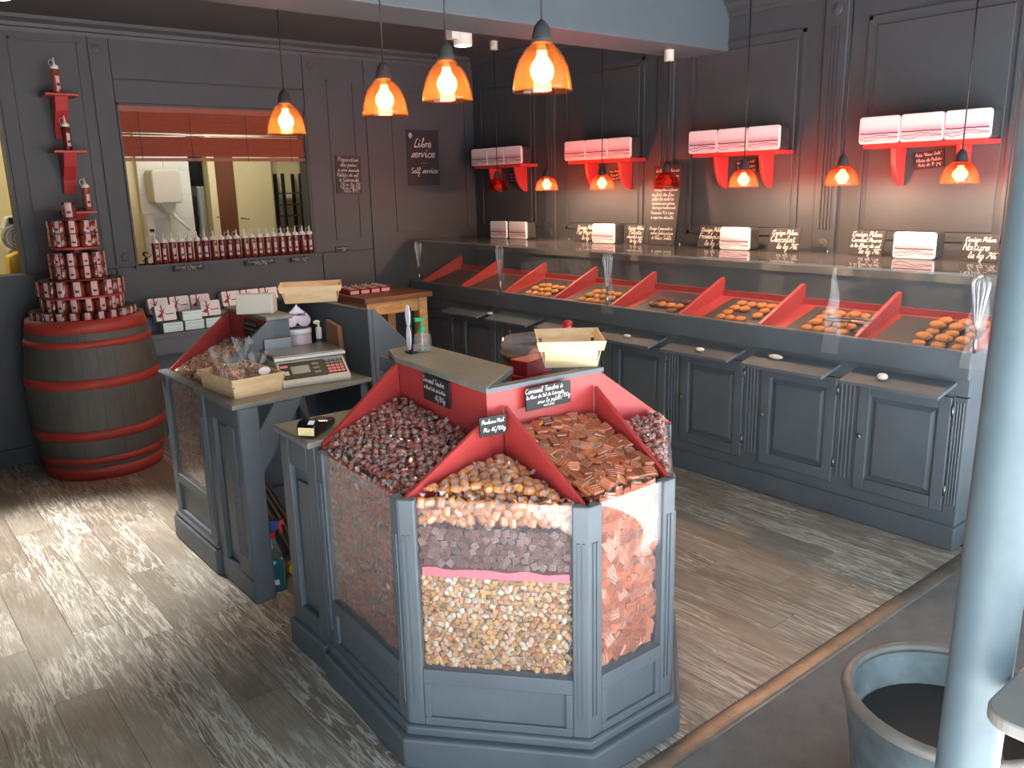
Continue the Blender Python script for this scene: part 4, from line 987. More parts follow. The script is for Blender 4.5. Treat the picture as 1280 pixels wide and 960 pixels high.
def heap(kind, poly, hf, s, label, group, limit=300, tilt=0.5, under=1, seed=1, jz=0.003, L=0.027, r=0.0095, wing=0.012, step=None, flatbar=False):
    """loose layers of candies one candy-thickness apart; those beside a board lie along it"""
    rnd = random.Random(seed); st = Stuff(kind); step = step or r*1.65; cnt = 0
    for lay in range(2+under):
        pts = heap_points(poly, hf, s, rnd, 0.14)
        if lay % 2: pts = [(x+s*0.5, y+s*0.29, z) for (x, y, z) in pts if inside((x+s*0.5, y+s*0.29), poly)]
        pts.sort(key=lambda p: p[0]**2+p[1]**2)
        for (x, y, z) in pts:
            d, ang = edge_near((x, y), poly); half = L*0.71 if flatbar else L/2+wing*0.5; mn = L*0.52 if flatbar else r*1.25
            if d < mn: continue
            e_ = 0.004; nv = Vector((hf(x-e_, y)-hf(x+e_, y), hf(x, y-e_)-hf(x, y+e_), 2*e_)).normalized()
            al = Vector((0, 0, 1)).rotation_difference(nv).to_matrix().to_4x4(); tl_ = tilt
            if d < half: rot = Matrix.Rotation(ang+rnd.uniform(-.12, .12), 4, 'Z') @ Matrix.Rotation(rnd.uniform(-.3, .3), 4, 'Y' if not flatbar else 'X')
            else: rot = rot_mat(rnd, tilt)
            mat = Matrix.Translation((x, y, z-lay*step+rnd.uniform(-jz, jz))) @ al @ rot
            if lay < 2 and cnt < limit: place(kind, mat, label, group); cnt += 1
            else: st.add(mat)
    return st, cnt
def pane_layer(kind, P0, P1, s0, s1, z0, z1, d, s, label, group, st, limit, seed, flat=0.3, rows=1.0, half=0.02, r=0.0095):
    """candies pressed against a pane: upright, facing outward"""
    rnd = random.Random(seed); a, b = V2(P0), V2(P1); t = (b-a).normalized(); n = Vector((-t.y, t.x)); cnt = 0
    face = Matrix.Identity(4); N = Vector((-n.x, -n.y, 0)); T = Vector((t.x, t.y, 0)); U = Vector((0, 0, 1))
    for i in range(3): face[i][0], face[i][1], face[i][2] = T[i], U[i], N[i]
    z = z1; row = 0; lo, hi = s0+r, s1-r
    while z > z0+r:
        q = lo+(s/2 if row % 2 else 0)
        while q < hi:
            qq = min(hi, max(lo, q+rnd.uniform(-0.2, 0.2)*s)); zz = max(z0+r, z+rnd.uniform(-0.2, 0.2)*s)
            p = a+t*qq+n*(d+rnd.uniform(0, 0.004))
            rz_ = rnd.random()*6.283
            if min(qq-s0, s1-qq) < half: rz_ = math.pi/2+rnd.uniform(-.2, .2)
            if z0 < 0.4 and zz-z0 < half: rz_ = rnd.uniform(-.2, .2) if min(qq-s0, s1-qq) >= half else rz_
            mat = Matrix.Translation((p.x, p.y, zz)) @ face @ Matrix.Rotation(rnd.uniform(-flat, flat), 4, 'X') @ Matrix.Rotation(rnd.uniform(-flat, flat), 4, 'Y') @ Matrix.Rotation(rz_, 4, 'Z')
            if cnt < limit: place(kind, mat, label, group); cnt += 1
            else: st.add(mat)
            q += s
        z -= s*0.85*rows; row += 1
    return cnt
# left bin of the kiosk (bin outlines follow the inner faces of pane and boards)
PW = 0.047; LDA, LAB, LBC, LCE = [(V2(q)-V2(p)).length for p, q in edges]
pl = [(1.118, 2.337), (1.090, 1.801), (1.381, 1.815), (1.428, 2.357)]
st, n = heap('dark', pl, lambda x, y: 0.803+max(0, (x-1.09))/0.30*0.095+0.008*math.sin(9*y), 0.0290, 'dark caramel in a clear twisted wrapper in the kiosk bin beside the card terminal', 'dark twist caramels in the kiosk', 300, 0.5, 1, 5, L=0.027, r=0.0095, wing=0.0125)
pane_layer('dark', D, A, PW, LDA-PW, 0.30, 0.785, 0.024, 0.023, '', '', st, 0, 6, half=0.024, r=0.0095); pane_layer('dark', D, A, PW, LDA-PW, 0.30, 0.76, 0.041, 0.024, '', '', st, 0, 7, 0.5, half=0.024, r=0.0095)
st.build('wrapped_candies', 'dark wrapped caramels packed behind the kiosk pane beside the card terminal', 'candy')
# front bin: orange, chocolate squares and yellow candies behind the pane
OL = 'orange caramel in a clear twisted wrapper in the front kiosk bin'; OG = 'orange caramels in the front bin'
po = [(1.112, 1.784), (1.391, 1.462), (1.429, 1.794), (1.385, 1.799)]
st, n = heap('orange', po, lambda x, y: 0.792+0.06*max(0, 1-math.hypot(x-1.38, y-1.80)/0.34), 0.0320, OL, OG, 200, 0.5, 1, 8, L=0.030, r=0.0115, wing=0.0145)
pane_layer('orange', A, B, PW, LAB-PW, 0.708, 0.785, 0.027, 0.0275, OL, OG, st, 90, 9, 0.4, half=0.020, r=0.0115)
pane_layer('orange', A, B, PW, LAB-PW, 0.715, 0.77, 0.047, 0.028, '', '', st, 0, 10, 0.5, half=0.027, r=0.0115)
st.build('wrapped_candies', 'orange caramels buried at the back of the front kiosk bin', 'candy')
st = Stuff('choc')
pane_layer('choc', A, B, PW, LAB-PW, 0.600, 0.709, 0.019, 0.0212, 'small brown wrapped chocolate square behind the front kiosk pane', 'chocolate squares behind the front pane', st, 300, 12, 0.2, half=0.0, r=0.0115)
pane_layer('choc', A, B, PW, LAB-PW, 0.600, 0.709, 0.034, 0.0200, '', '', st, 0, 13, 0.4, half=0.0, r=0.0115)
st.build('wrapped_candies', 'chocolate squares hidden in the second layer of the front kiosk pane', 'candy')
st = Stuff('yellow')
pane_layer('yellow', A, B, PW, LAB-PW, 0.30, 0.570, 0.021, 0.0178, 'tiny yellow wrapped candy behind the front kiosk pane', 'yellow candies behind the front pane', st, 300, 14, half=0.012, r=0.0085)
pane_layer('yellow', A, B, PW, LAB-PW, 0.30, 0.570, 0.034, 0.0165, '', '', st, 0, 15, 0.6, half=0.012, r=0.0085)
st.build('wrapped_candies', 'bottom layers of tiny yellow candies behind the front kiosk pane', 'candy')
m = MB(); a, b = V2(A), V2(B); t = (b-a).normalized(); n_ = Vector((-t.y, t.x)); N_ = 22; vv = []
for i in range(N_+1):
    s_ = 0.056+(0.400)*i/N_; p = a+t*s_; zc = 0.591+0.0015*math.sin(i*1.3)
    for (d, z) in ((0.013, zc-0.012), (0.0125, zc+0.012+0.003*math.sin(i*0.9)), (0.052, zc+0.010), (0.052, zc-0.008)):
        q = p+n_*d; vv.append((q.x, q.y, z))
m.add(vv, [(i*4+k, (i+1)*4+k, (i+1)*4+(k+1) % 4, i*4+(k+1) % 4) for i in range(N_) for k in range(4)] + [(0, 1, 2, 3), (N_*4+3, N_*4+2, N_*4+1, N_*4)], 0, False)
tag(m.build('separator_sheet', 'pink_sheet'), 'crumpled pink separator sheet between chocolate squares and yellow candies', 'sheet')
# bin of square caramels
SL, SG = 'square brown caramel in clear film in the kiosk bin under the grey slate', 'square caramels in the kiosk'
ps = [(1.409, 1.436), (1.711, 1.432), (1.773, 1.781), (1.445, 1.804)]
st, n = heap('square', ps, lambda x, y: 0.802+max(0, y-1.42)/0.35*0.105, 0.0355, SL, SG, 300, 0.34, 1, 21, jz=0.004, L=0.035, step=0.0125, flatbar=True)
pane_layer('square', B, C_, PW, LBC-PW, 0.30, 0.79, 0.026, 0.0300, SL, SG, st, 300-n, 22, 0.3, half=0.024, r=0.0185)
pane_layer('square', B, C_, PW, LBC-PW, 0.30, 0.78, 0.043, 0.0300, '', '', st, 0, 23, 0.3, half=0.024, r=0.0185)
st.build('wrapped_candies', 'square caramels packed lower down behind the narrow kiosk pane', 'candy')
pr = [(1.752, 1.458), (2.095, 1.757), (2.09, 1.770), (1.790, 1.775)]
st, n = heap('redmix', pr, lambda x, y: 0.797+max(0, y-1.42)/0.35*0.06, 0.0300, 'red and white twist-wrapped caramel in the last kiosk bin facing the counter', 'red caramels in the last kiosk bin', 300, 0.5, 1, 31, L=0.026, r=0.010, wing=0.014)
pane_layer('redmix', C_, E_, PW, LCE-PW, 0.30, 0.785, 0.024, 0.026, '', '', st, 0, 32, half=0.026, r=0.010); st.build('wrapped_candies', 'red wrapped caramels packed behind the kiosk pane facing the counter', 'candy')
# signs in the kiosk bins
nl = (V2(LT)-V2(CO)).normalized()
def lnn(R, N, a): return tuple(Vector((0, 0, 1))*math.cos(a) - Vector(N)*math.sin(a))
slate_sign('black slate reading Caramel tendre on the red board by the card terminal', (1.398, 2.085, 0.945), 0.155, 0.085, (-nl.x, -nl.y, -0.05), (0, 0, 1),
           [('Caramel Tendre', .42, .76, .26), ('à Black Salt de la Baie', .46, .48, .26), ('4€/100g', .66, .18, .22)], cut=0.012)
slate_sign('grey slate on the red board above the square caramels', (1.583, 1.776, 0.960), 0.165, 0.068, (1, -0.07, 0.03), (0, 0, 1),
           [('Caramel Tendre à', .40, .82, .28), ('la Fleur de Sel de Guérande', .42, .56, .28), ('sous le palet', .5, .30, .22), ('naturel', .5, .12, .18), ('4€/100g', .84, .36, .22)], cut=0.012)
slate_sign('small black slate leaning at the divider of the front kiosk bin', (1.372, 1.775, 0.917), 0.082, 0.056, (0.98, -0.2, 0.08), (0, 0, 1), [('Bonbons Miel', .5, .70, .36), ('Bio 4€/100g', .55, .28, .36)])

# ================================================================ things on the kiosk
t = thing('hand_sanitizer', 'clear round pump bottle with green pump on the kiosk ledge', 'bottle', (1.545, 2.383, ZT+0.0205)); x, y, z = 1.545, 2.383, ZT+0.0205
m = MB(); m.lathe([(0.0, 0.0), (0.028, 0.0), (0.031, 0.006), (0.031, 0.045), (0.026, 0.060), (0.012, 0.068), (0.012, 0.074)], 24, (x, y, z)); m.build('bottle', 'clear_plastic', t)
m = MB(); m.cyl((x, y, z+0.003), 0.028, 0.016, 20); m.build('gel', 'clear_plastic', t)
m = MB(); m.cyl((x, y, z+0.068), 0.014, 0.018, 14, r2=0.010); m.cyl((x, y, z+0.086), 0.004, 0.022, 8); m.box(x-0.03, x+0.008, y-0.007, y+0.007, z+0.106, z+0.118); m.build('pump', 'green_pump', t)
m = MB(); m.tube([(x, y, z+0.004), (x, y, z+0.07)], 0.002, 6); m.build('dip_tube', 'white_plastic', t)
t = thing('card_holder', 'tall narrow holder with two white oval cards on the kiosk ledge', 'holder', (1.500, 2.392, ZT+0.0205)); x, y, z = 1.500, 2.392, ZT+0.0205
MB().box(x-0.012, x+0.012, y-0.03, y+0.02, z, z+0.004).build('foot', 'black', t); MB().box(x-0.003, x+0.003, y-0.012, y+0.012, z+0.004, z+0.155).build('backing', 'black', t)
for (zz, h) in ((z+0.052, 0.045), (z+0.128, 0.038)):
    n = 20; MB().prism([(y+0.014*math.cos(2*math.pi*k/n), zz+h*math.sin(2*math.pi*k/n)) for k in range(n)], x-0.006, x-0.003, 'x').build('card', 'white_gloss', t)
# card terminal on the pay desk
DZ = RIM+0.022
t = thing('card_terminal', 'black card payment terminal with yellow sticker on the pay desk', 'terminal', (1.16, 2.46, DZ)); w0 = Vector((1.16, 2.46, DZ)); ang = math.radians(38)
R_ = Matrix.Rotation(ang, 3, 'Z')
def tb(c, s, name, mat, rx=0.0, bevel=0.004):
    m = MB(); q = R_ @ Matrix.Rotation(rx, 3, 'Y'); m.obox(R_ @ Vector(c), s, q); m.build(name, mat, t, local=True, bevel=bevel)
m = MB(); prof = [(-0.075, 0.002), (0.075, 0.002), (0.085, 0.030), (0.02, 0.038), (-0.055, 0.056), (-0.078, 0.040)]
m.prism(prof, -0.036, 0.036, 'y'); m.v = [tuple(R_ @ Vector(p)) for p in m.v]; m.build('body', 'black_gloss', t, local=True, bevel=0.012, seg=3)
tb((-0.0785, -0.002, 0.021), (0.001, 0.056, 0.026), 'sticker', 'sticker', 0.05, 0); tb((-0.069, -0.018, 0.050), (0.016, 0.020, 0.0012), 'white_label', 'white_gloss', -0.62, 0)
m = MB(); m.hull4([tuple(R_ @ Vector(p)) for p in ((-0.02, 0.02, 0.045), (0.0, 0.02, 0.045), (0.0, 0.034, 0.045), (-0.02, 0.034, 0.045))], [tuple(R_ @ Vector(p)) for p in ((-0.005, 0.05, 0.10), (0.03, 0.05, 0.115), (0.03, 0.052, 0.115), (-0.005, 0.052, 0.10))]); m.build('privacy_shield', 'dark_inside', t, local=True)
# chip-wood baskets
def basket(name_label, loc, L, W, H, rz, taper=0.86, name='chip_basket'):
    t = thing(name, name_label, 'basket', loc, rz=rz); th = 0.0022
    def side(a0, a1, b0, b1, z0, z1, off):
        pass
    lx, ly = L/2, W/2; bx, by = lx*taper, ly*taper
    m = MB(); m.prism([(-bx, -by), (bx, -by), (bx, by), (-bx, by)], 0, th, 'z'); m.build('base', 'chip_wood', t, local=True)
    for s_ in (-1, 1):
        m = MB(); m.hull4([(-bx, s_*by, 0), (bx, s_*by, 0), (bx, s_*(by-th), 0), (-bx, s_*(by-th), 0)], [(-bx*1.01, s_*ly, H), (bx*1.01, s_*ly, H), (bx*1.01, s_*(ly-th), H), (-bx*1.01, s_*(ly-th), H)]); m.build('side', 'chip_wood', t, local=True)
        m = MB(); m.hull4([(s_*bx, -by, 0), (s_*bx, by, 0), (s_*(bx-th), by, 0), (s_*(bx-th), -by, 0)], [(s_*lx, -by*1.01, H), (s_*lx, by*1.01, H), (s_*(lx-th), by*1.01, H), (s_*(lx-th), -by*1.01, H)]); m.build('end', 'chip_wood', t, local=True)
    m = MB(); z0, z1 = H*0.66, H*1.02; f = lambda z: taper+(1-taper)*z/H
    for (z_a, z_b) in ((z0, z1),):
        o0, o1 = 0.003, 0.005
        for s_ in (-1, 1):
            m.hull4([(-lx*f(z_a)-o1, s_*(ly*f(z_a)), z_a), (lx*f(z_a)+o1, s_*(ly*f(z_a)), z_a), (lx*f(z_a)+o1, s_*(ly*f(z_a)+o0), z_a), (-lx*f(z_a)-o1, s_*(ly*f(z_a)+o0), z_a)],
                    [(-lx*f(z_b)-o1, s_*(ly*f(z_b)), z_b), (lx*f(z_b)+o1, s_*(ly*f(z_b)), z_b), (lx*f(z_b)+o1, s_*(ly*f(z_b)+o0), z_b), (-lx*f(z_b)-o1, s_*(ly*f(z_b)+o0), z_b)])
            m.hull4([(s_*(lx*f(z_a)), -ly*f(z_a)-o1, z_a), (s_*(lx*f(z_a)), ly*f(z_a)+o1, z_a), (s_*(lx*f(z_a)+o0), ly*f(z_a)+o1, z_a), (s_*(lx*f(z_a)+o0), -ly*f(z_a)-o1, z_a)],
                    [(s_*(lx*f(z_b)), -ly*f(z_b)-o1, z_b), (s_*(lx*f(z_b)), ly*f(z_b)+o1, z_b), (s_*(lx*f(z_b)+o0), ly*f(z_b)+o1, z_b), (s_*(lx*f(z_b)+o0), -ly*f(z_b)-o1, z_b)])
    m.build('rim_band', 'chip_wood', t, local=True); return t
basket('empty chip-wood basket with a plastic bag on the kiosk top', (1.80, 1.915, ZT+0.015), 0.205, 0.245, 0.085, math.radians(-39), 0.80)
m = MB(); vv = []; fs = []; nx, ny = 9, 9; rb = random.Random(4); Rb = Matrix.Rotation(math.radians(-39), 3, 'Z')
for i in range(nx):
    for j in range(ny):
        p = Rb @ Vector(((i/(nx-1)-0.5)*0.13, (j/(ny-1)-0.5)*0.17, 0)); e = math.sin(math.pi*i/(nx-1))*math.sin(math.pi*j/(ny-1)); vv.append((1.80+p.x, 1.915+p.y, ZT+0.020+0.045*e+rb.uniform(0, 0.006)))
for i in range(nx-1):
    for j in range(ny-1): fs.append((i*ny+j, (i+1)*ny+j, (i+1)*ny+j+1, i*ny+j+1))
m.add(vv, fs, 0, True); o_ = len(m.v); m.add([(p[0], p[1], ZT+0.0185) for p in vv], [f[::-1] for f in fs], 0, True)
tag(m.build('plastic_bag', 'film_bag'), 'crumpled clear plastic bag inside the basket on the kiosk top', 'bag')
# dark drum with liner, pink bag and red boxes behind the kiosk
t = thing('waste_drum', 'dark brown open drum with clear liner behind the kiosk', 'bin', (2.13, 2.43, 0)); x, y = 2.13, 2.43
m = MB(); m.lathe([(0.0, 0.01), (0.135, 0.0), (0.155, 0.97), (0.148, 0.97), (0.13, 0.02), (0.0, 0.02)], 32, (x, y, 0)); m.build('drum_body', 'drum_brown', t)
m = MB(); m.lathe([(0.150, 0.965), (0.158, 0.99), (0.155, 1.012), (0.146, 0.99), (0.142, 0.90)], 32, (x, y, 0)); m.build('liner', 'clear_plastic', t)
m = MB(); m.lathe([(0.157, 0.945), (0.160, 0.945), (0.160, 0.968), (0.157, 0.968)], 32, (x, y, 0), close=True); m.build('rim', 'old_stick', t)
m = MB(); m.hull4([(2.03, 2.36, 0.90), (2.20, 2.34, 0.90), (2.21, 2.45, 0.90), (2.05, 2.48, 0.90)], [(2.09, 2.37, 0.985), (2.23, 2.36, 1.06), (2.24, 2.40, 1.06), (2.10, 2.43, 0.985)]); tag(m.build('paper_bag', 'pink_sheet', bevel=0.004), 'pink paper bag sticking out of the dark drum', 'bag')
tag(MB().obox((2.235, 2.385, 1.06), (0.05, 0.03, 0.03), Matrix.Rotation(0.5, 3, 'Z')).build('red_ball_of_paper', 'red_box', bevel=0.008), 'red scrap on top of the pink paper bag', 'scrap')
for i, (x, y, z, rz) in enumerate(((1.72, 2.035, 0.9005, 0.15), (1.735, 2.03, 0.9490, 0.3), (1.745, 2.04, 0.9975, 0.1))):
    m = MB(); m.obox((x, y, z+0.024), (0.12, 0.08, 0.048), Matrix.Rotation(rz, 3, 'Z')); tag(m.build('gift_box', 'red_box', bevel=0.002, seg=1), ['flat red box at the bottom of the pile behind the chip basket', 'flat red box in the middle of the pile behind the chip basket', 'flat red box on top of the pile behind the chip basket'][i], 'box', 'red boxes behind the kiosk')
# ================================================================ TILL COUNTER (left)
tc = thing('till_counter', 'slate-blue till counter with candy bin, grey screens and desk', 'counter', (1.4, 3.4, 0))
x0 = 1.085; TZ = 0.825; F0, F1 = 3.40, 3.86
def bx(x0, x1, y0, y1, z0, z1, name, mat='paint', bevel=0.003): return MB().box(x0, x1, y0, y1, z0, z1).build(name, mat, tc, bevel=bevel, seg=1)
bx(x0-0.015, 1.45, 3.345, 3.90, 0, 0.115, 'plinth', bevel=0.008); bx(x0-0.008, 1.45, 3.35, 3.89, 0.115, 0.14, 'plinth_cap', bevel=0.008)
bx(x0+0.005, x0+0.08, 2.99, 3.335, 0, 0.10, 'plinth', bevel=0.006)
bx(x0+0.03, 1.43, 3.36, 3.85, 0.14, 0.32, 'base_core'); 
# far bay with glass
bx(x0, x0+0.03, 3.80, 3.86, 0.14, TZ-0.02, 'corner_post'); bx(x0, x0+0.03, 3.35, 3.42, 0.14, TZ-0.02, 'post')
m = MB()
for i in range(3): m.box(x0-0.005, x0, 3.36+i*0.018, 3.369+i*0.018, 0.22, 0.70)
m.build('flute', 'paint', tc)
m = MB()
m.box(x0, x0+0.03, 3.42, 3.80, 0.30, 0.345); m.box(x0, x0+0.03, 3.42, 3.80, 0.14, 0.165); m.build('lower_frame', 'paint', tc, bevel=0.003)
bx(x0+0.012, x0+0.03, 3.42, 3.80, 0.165, 0.30, 'lower_panel'); bx(x0+0.006, x0+0.011, 3.42, 3.80, 0.345, TZ-0.02, 'glass_pane', 'acrylic', 0)
bx(x0+0.055, x0+0.06, 3.42, 3.83, 0.33, TZ-0.08, 'bin_lining', 'red_paint', 0); bx(x0+0.03, 1.43, 3.838, 3.855, 0.14, RIM, 'end_panel')
bx(x0-0.012, x0+0.035, 3.38, 3.875, TZ-0.02, TZ, 'rim', bevel=0.006)
# near bay: recessed panel between fluted posts
bx(x0+0.008, x0+0.035, 3.27, 3.345, 0.10, TZ-0.02, 'post'); bx(x0+0.008, x0+0.035, 2.99, 3.13, 0.10, TZ-0.02, 'corner_post')
m = MB()
for i in range(4): m.box(x0+0.003, x0+0.008, 3.045+i*0.018, 3.053+i*0.018, 0.18, 0.72)
m.build('flute', 'paint', tc)
bx(x0+0.028, x0+0.04, 3.12, 3.28, 0.10, TZ-0.02, 'recess_panel'); m = MB(); m.box(x0+0.018, x0+0.03, 3.155, 3.225, 0.16, 0.70); m.build('raised_panel', 'paint', tc, bevel=0.004)
bx(x0+0.008, x0+0.03, 3.12, 3.28, 0.72, TZ-0.02, 'top_rail')
bx(x0+0.01, x0+0.09, 2.985, 3.0, 0.0, TZ-0.02, 'end_face')
MB().prism([(x0+0.05, 0.70), (x0+0.09, 0.53), (x0+0.28, TZ-0.021), (x0+0.16, TZ-0.021), (x0+0.06, 0.66)], 2.992, 3.012, 'y').build('bracket', 'paint', tc, bevel=0.002, seg=1)
# desk top, screens
m = MB(); m.prism([(x0-0.014, 2.975), (1.30, 2.985), (1.70, 3.03), (1.70, 3.74), (1.43, 3.74), (1.43, 3.40), (x0-0.014, 3.40)], TZ-0.020, TZ, 'z'); m.build('desk_top', 'ledge_paint', tc, bevel=0.005)
bx(1.43, 1.70, 3.74, 3.76, 0.0, 1.11, 'rear_screen'); bx(1.70, 1.72, 3.03, 3.76, 0.0, 1.112, 'side_screen')
MB().prism([(1.72, 0), (1.72, 1.112), (1.735, 1.112), (1.98, 0.86), (1.98, 0)], 3.03, 3.052, 'y').build('wing_screen', 'paint', tc, bevel=0.003, seg=1)
bx(1.125, 1.70, 3.50, 3.52, 0.0, TZ-0.021, 'knee_panel', 'paint')
bx(1.66, 1.699, 3.06, 3.50, 0.0, TZ-0.021, 'knee_side', 'paint')
# candy bin
bx(1.415, 1.433, 3.40, 3.86, 0.32, 1.06, 'back_board', 'red_paint')
MB().prism([(x0+0.03, 0.32), (x0+0.03, RIM+0.02), (1.415, 1.06), (1.415, 0.32)], 3.842, 3.858, 'y').build('side_board', 'red_paint', tc, bevel=0.002, seg=1)
MB().prism([(x0+0.03, 0.32), (x0+0.03, RIM+0.02), (1.415, 1.06), (1.435, 1.06), (1.435, 0.32)], 3.392, 3.404, 'y').build('side_board', 'paint', tc)
MB().prism([(x0+0.03, 0.32), (x0+0.03, RIM+0.02), (1.415, 1.055), (1.415, 0.32)], 3.404, 3.410, 'y').build('side_lining', 'red_paint', tc)
bx(1.405, 1.53, 3.385, 3.87, 1.06, 1.08, 'ledge_top', 'ledge_paint', 0.004); bx(1.433, 1.52, 3.41, 3.85, 0.0, 1.06, 'rear_body')
pt = [(1.121, 3.411), (1.414, 3.411), (1.414, 3.841), (1.121, 3.841)]
st, n = heap('till', pt, lambda x, y: 0.822+max(0, x-1.12)/0.29*0.125+0.012*math.sin(11*y), 0.0265, 'small amber and brown twist-wrapped candy in the till counter bin', 'wrapped candies in the till counter bin', 300, 0.5, 2, 41, L=0.022, r=0.0092, wing=0.010)
pane_layer('till', (x0, 3.86), (x0, 3.35), 0.060, 0.440, 0.345, 0.80, 0.024, 0.0185, '', '', st, 0, 42, 0.3, half=0.018, r=0.009); pane_layer('till', (x0, 3.86), (x0, 3.35), 0.060, 0.440, 0.345, 0.79, 0.040, 0.02, '', '', st, 0, 43, 0.6, half=0.018, r=0.009)
st.build('wrapped_candies', 'amber candies packed behind the till counter pane', 'candy')
slate_sign('rounded black slate on the red board of the till counter bin', (1.413, 3.57, 0.965), 0.17, 0.08, (0, -1, 0), (0, 0, 1), [('Caramels de Guérande', .46, .78, .26), ('Beurre Salé Salted Caramel', .48, .48, .24), ('4€/100g', .68, .2, .24)], cut=0.015)
# candy bags in a chip basket on the desk
basket('chip-wood basket full of tied candy bags on the till desk', (1.210, 3.222, TZ+0.0005), 0.215, 0.31, 0.075, math.radians(4), 0.93)
rb = random.Random(8)
BAGS = [(1.158, 3.295, 'tied clear bag of caramels nearest the heaped bin', 0.046), (1.164, 3.155, 'clear bag of caramels with two round white tags', 0.046), (1.256, 3.290, 'tied clear bag of caramels with the tallest ruffled top', 0.046), (1.262, 3.150, 'clear bag of caramels with an oval white tag', 0.046)]
for bi, (x, y, lab, r_) in enumerate(BAGS):
    t = thing('candy_bag', lab, 'bag', (x, y, TZ+0.004), 'bags of caramels in the basket')
    st = Stuff('till')
    for q in range(55):
        a, e, rr = rb.random()*6.283, rb.random(), rb.random()**0.5*(r_-0.019)
        st.add(Matrix.Translation((rr*math.cos(a), rr*math.sin(a), 0.012+e*0.075)) @ rot_mat(rb, 1.5))
    m = MB(); m.v = [tuple(p) for p in np.concatenate(st.v)]; m.f = st.f; m.m = st.m; m.sm = [False]*len(st.f)
    o = m.build('bag_filling', CANDY['till'][1], t, local=True); o['kind'] = 'stuff'
    m = MB(); n = 18; vv = []; fs = []; H_ = 0.155 if bi == 2 else 0.125
    prof = [(0.8, 0.0), (1.0, 0.03), (1.0, 0.07), (0.55, 0.095), (0.16, 0.105), (0.45, H_*0.95), (0.75, H_+0.03)]
    for i, (pr_, z) in enumerate(prof):
        for k in range(n):
            a = 2*math.pi*k/n; j = 1+(0.28*((k % 2)*2-1) if i > 4 else 0.06*rb.uniform(-1, 1)); vv.append((r_*pr_*j*math.cos(a), r_*pr_*j*math.sin(a), z+(0.02*rb.uniform(-1, 1) if i > 4 else 0)))
    for i in range(len(prof)-1):
        for k in range(n): fs.append((i*n+k, i*n+(k+1) % n, (i+1)*n+(k+1) % n, (i+1)*n+k))
    m.add(vv, fs, 0, False); m.build('bag_film', 'plastic_film', t, local=True)
    if bi in (1, 3):
        for q in range(2 if bi == 1 else 1):
            n = 16; cy_ = -0.02+q*0.045 if bi == 1 else 0.0
            m = MB()
            if bi == 1: m.prism([(cy_+0.017*math.cos(2*math.pi*k/n), 0.075+0.024*math.sin(2*math.pi*k/n)) for k in range(n)], -0.047, -0.0455, 'x')
            else: m.prism([(0.024*math.cos(2*math.pi*k/n), 0.082+0.016*math.sin(2*math.pi*k/n)) for k in range(n)], -0.047, -0.0455, 'y')
            m.build('tag', 'white_gloss', t, local=True)
# weighing scale
t = thing('weighing_scale', 'grey electronic shop scale with keypad on the till desk', 'scale', (1.490, 3.20, TZ), rz=math.radians(-8))
def lb(c, s, name, mat, rx=0.0, bevel=0.004, par=None):
    m = MB(); m.obox(c, s, Matrix.Rotation(rx, 3, 'X')); return m.build(name, mat, par or t, local=True, bevel=bevel, seg=2)
m = MB(); m.prism([(-0.13, 0.012), (-0.125, 0.0), (0.14, 0.0), (0.14, 0.095), (-0.04, 0.095), (-0.128, 0.024)], -0.145, 0.145, 'x'); m.build('housing', 'offwhite', t, local=True, bevel=0.004)
sl_ = math.atan2(0.071, 0.088); pn = lambda y: 0.024+(y+0.128)*0.071/0.088
def kp(x, y, w, d, h, name, mat):
    y = -0.084+(y+0.078)*0.78; lb((x, y-math.sin(sl_)*h/2, pn(y)+math.cos(sl_)*h/2), (w, d, h), name, mat, sl_, 0)
kp(-0.042, -0.078, 0.185, 0.085, 0.003, 'display_panel', 'black'); kp(-0.055, -0.078, 0.075, 0.04, 0.0045, 'display', 'lcd'); kp(-0.115, -0.090, 0.018, 0.02, 0.0045, 'dial', 'offwhite'); kp(0.092, -0.078, 0.082, 0.078, 0.003, 'keypad', 'black')
for i in range(4):
    for j in range(5): kp(0.064+i*0.0185, -0.109+j*0.0155, 0.015, 0.011, 0.006, 'key', 'key_pink' if j < 3 else 'key_grey')
for j in range(3): kp(0.012, -0.10+j*0.022, 0.028, 0.012, 0.005, 'key', 'key_grey')
kp(-0.118, -0.055, 0.03, 0.012, 0.005, 'brand_plate', 'key_pink')
lb((0, 0.065, 0.112), (0.30, 0.22, 0.012), 'weighing_pan', 'dull_steel', 0, 0.003); lb((0, -0.052, 0.106), (0.305, 0.012, 0.012), 'pan_edge', 'white_plastic', 0, 0.002); lb((-0.07, 0.165, 0.135), (0.12, 0.006, 0.045), 'pan_guard', 'dull_steel', 0, 0.002); lb((0, 0.07, 0.100), (0.10, 0.10, 0.012), 'pan_support', 'black', 0, 0)
# canister with heart tin, bottle, paper bag
x, y = 1.59, 3.48
t = thing('canister', 'lilac landscape canister behind the scale', 'tin', (x, y, TZ)); m = MB(); m.lathe([(0.0, 0.0), (0.056, 0.0), (0.058, 0.004), (0.058, 0.168), (0.054, 0.172), (0.0, 0.172)], 28, (x, y, TZ)); m.build('canister_body', 'lavender_tin', t)
m = MB(); m.lathe([(0.059, 0.150), (0.0605, 0.152), (0.0605, 0.170), (0.058, 0.174)], 28, (x, y, TZ)); m.build('lid', 'white_gloss', t); m = MB()
for i in range(3): m.box(x-0.060+i*0.0, x-0.058, y-0.02+i*0.012, y-0.015+i*0.012, TZ+0.03, TZ+0.13)
m.build('dark_stripe', 'heart_dark', t)
t = thing('heart_tin', 'heart-shaped landscape tin standing on the canister', 'tin', (x, y, TZ+0.175)); nrm = Vector((-0.42, -0.91))
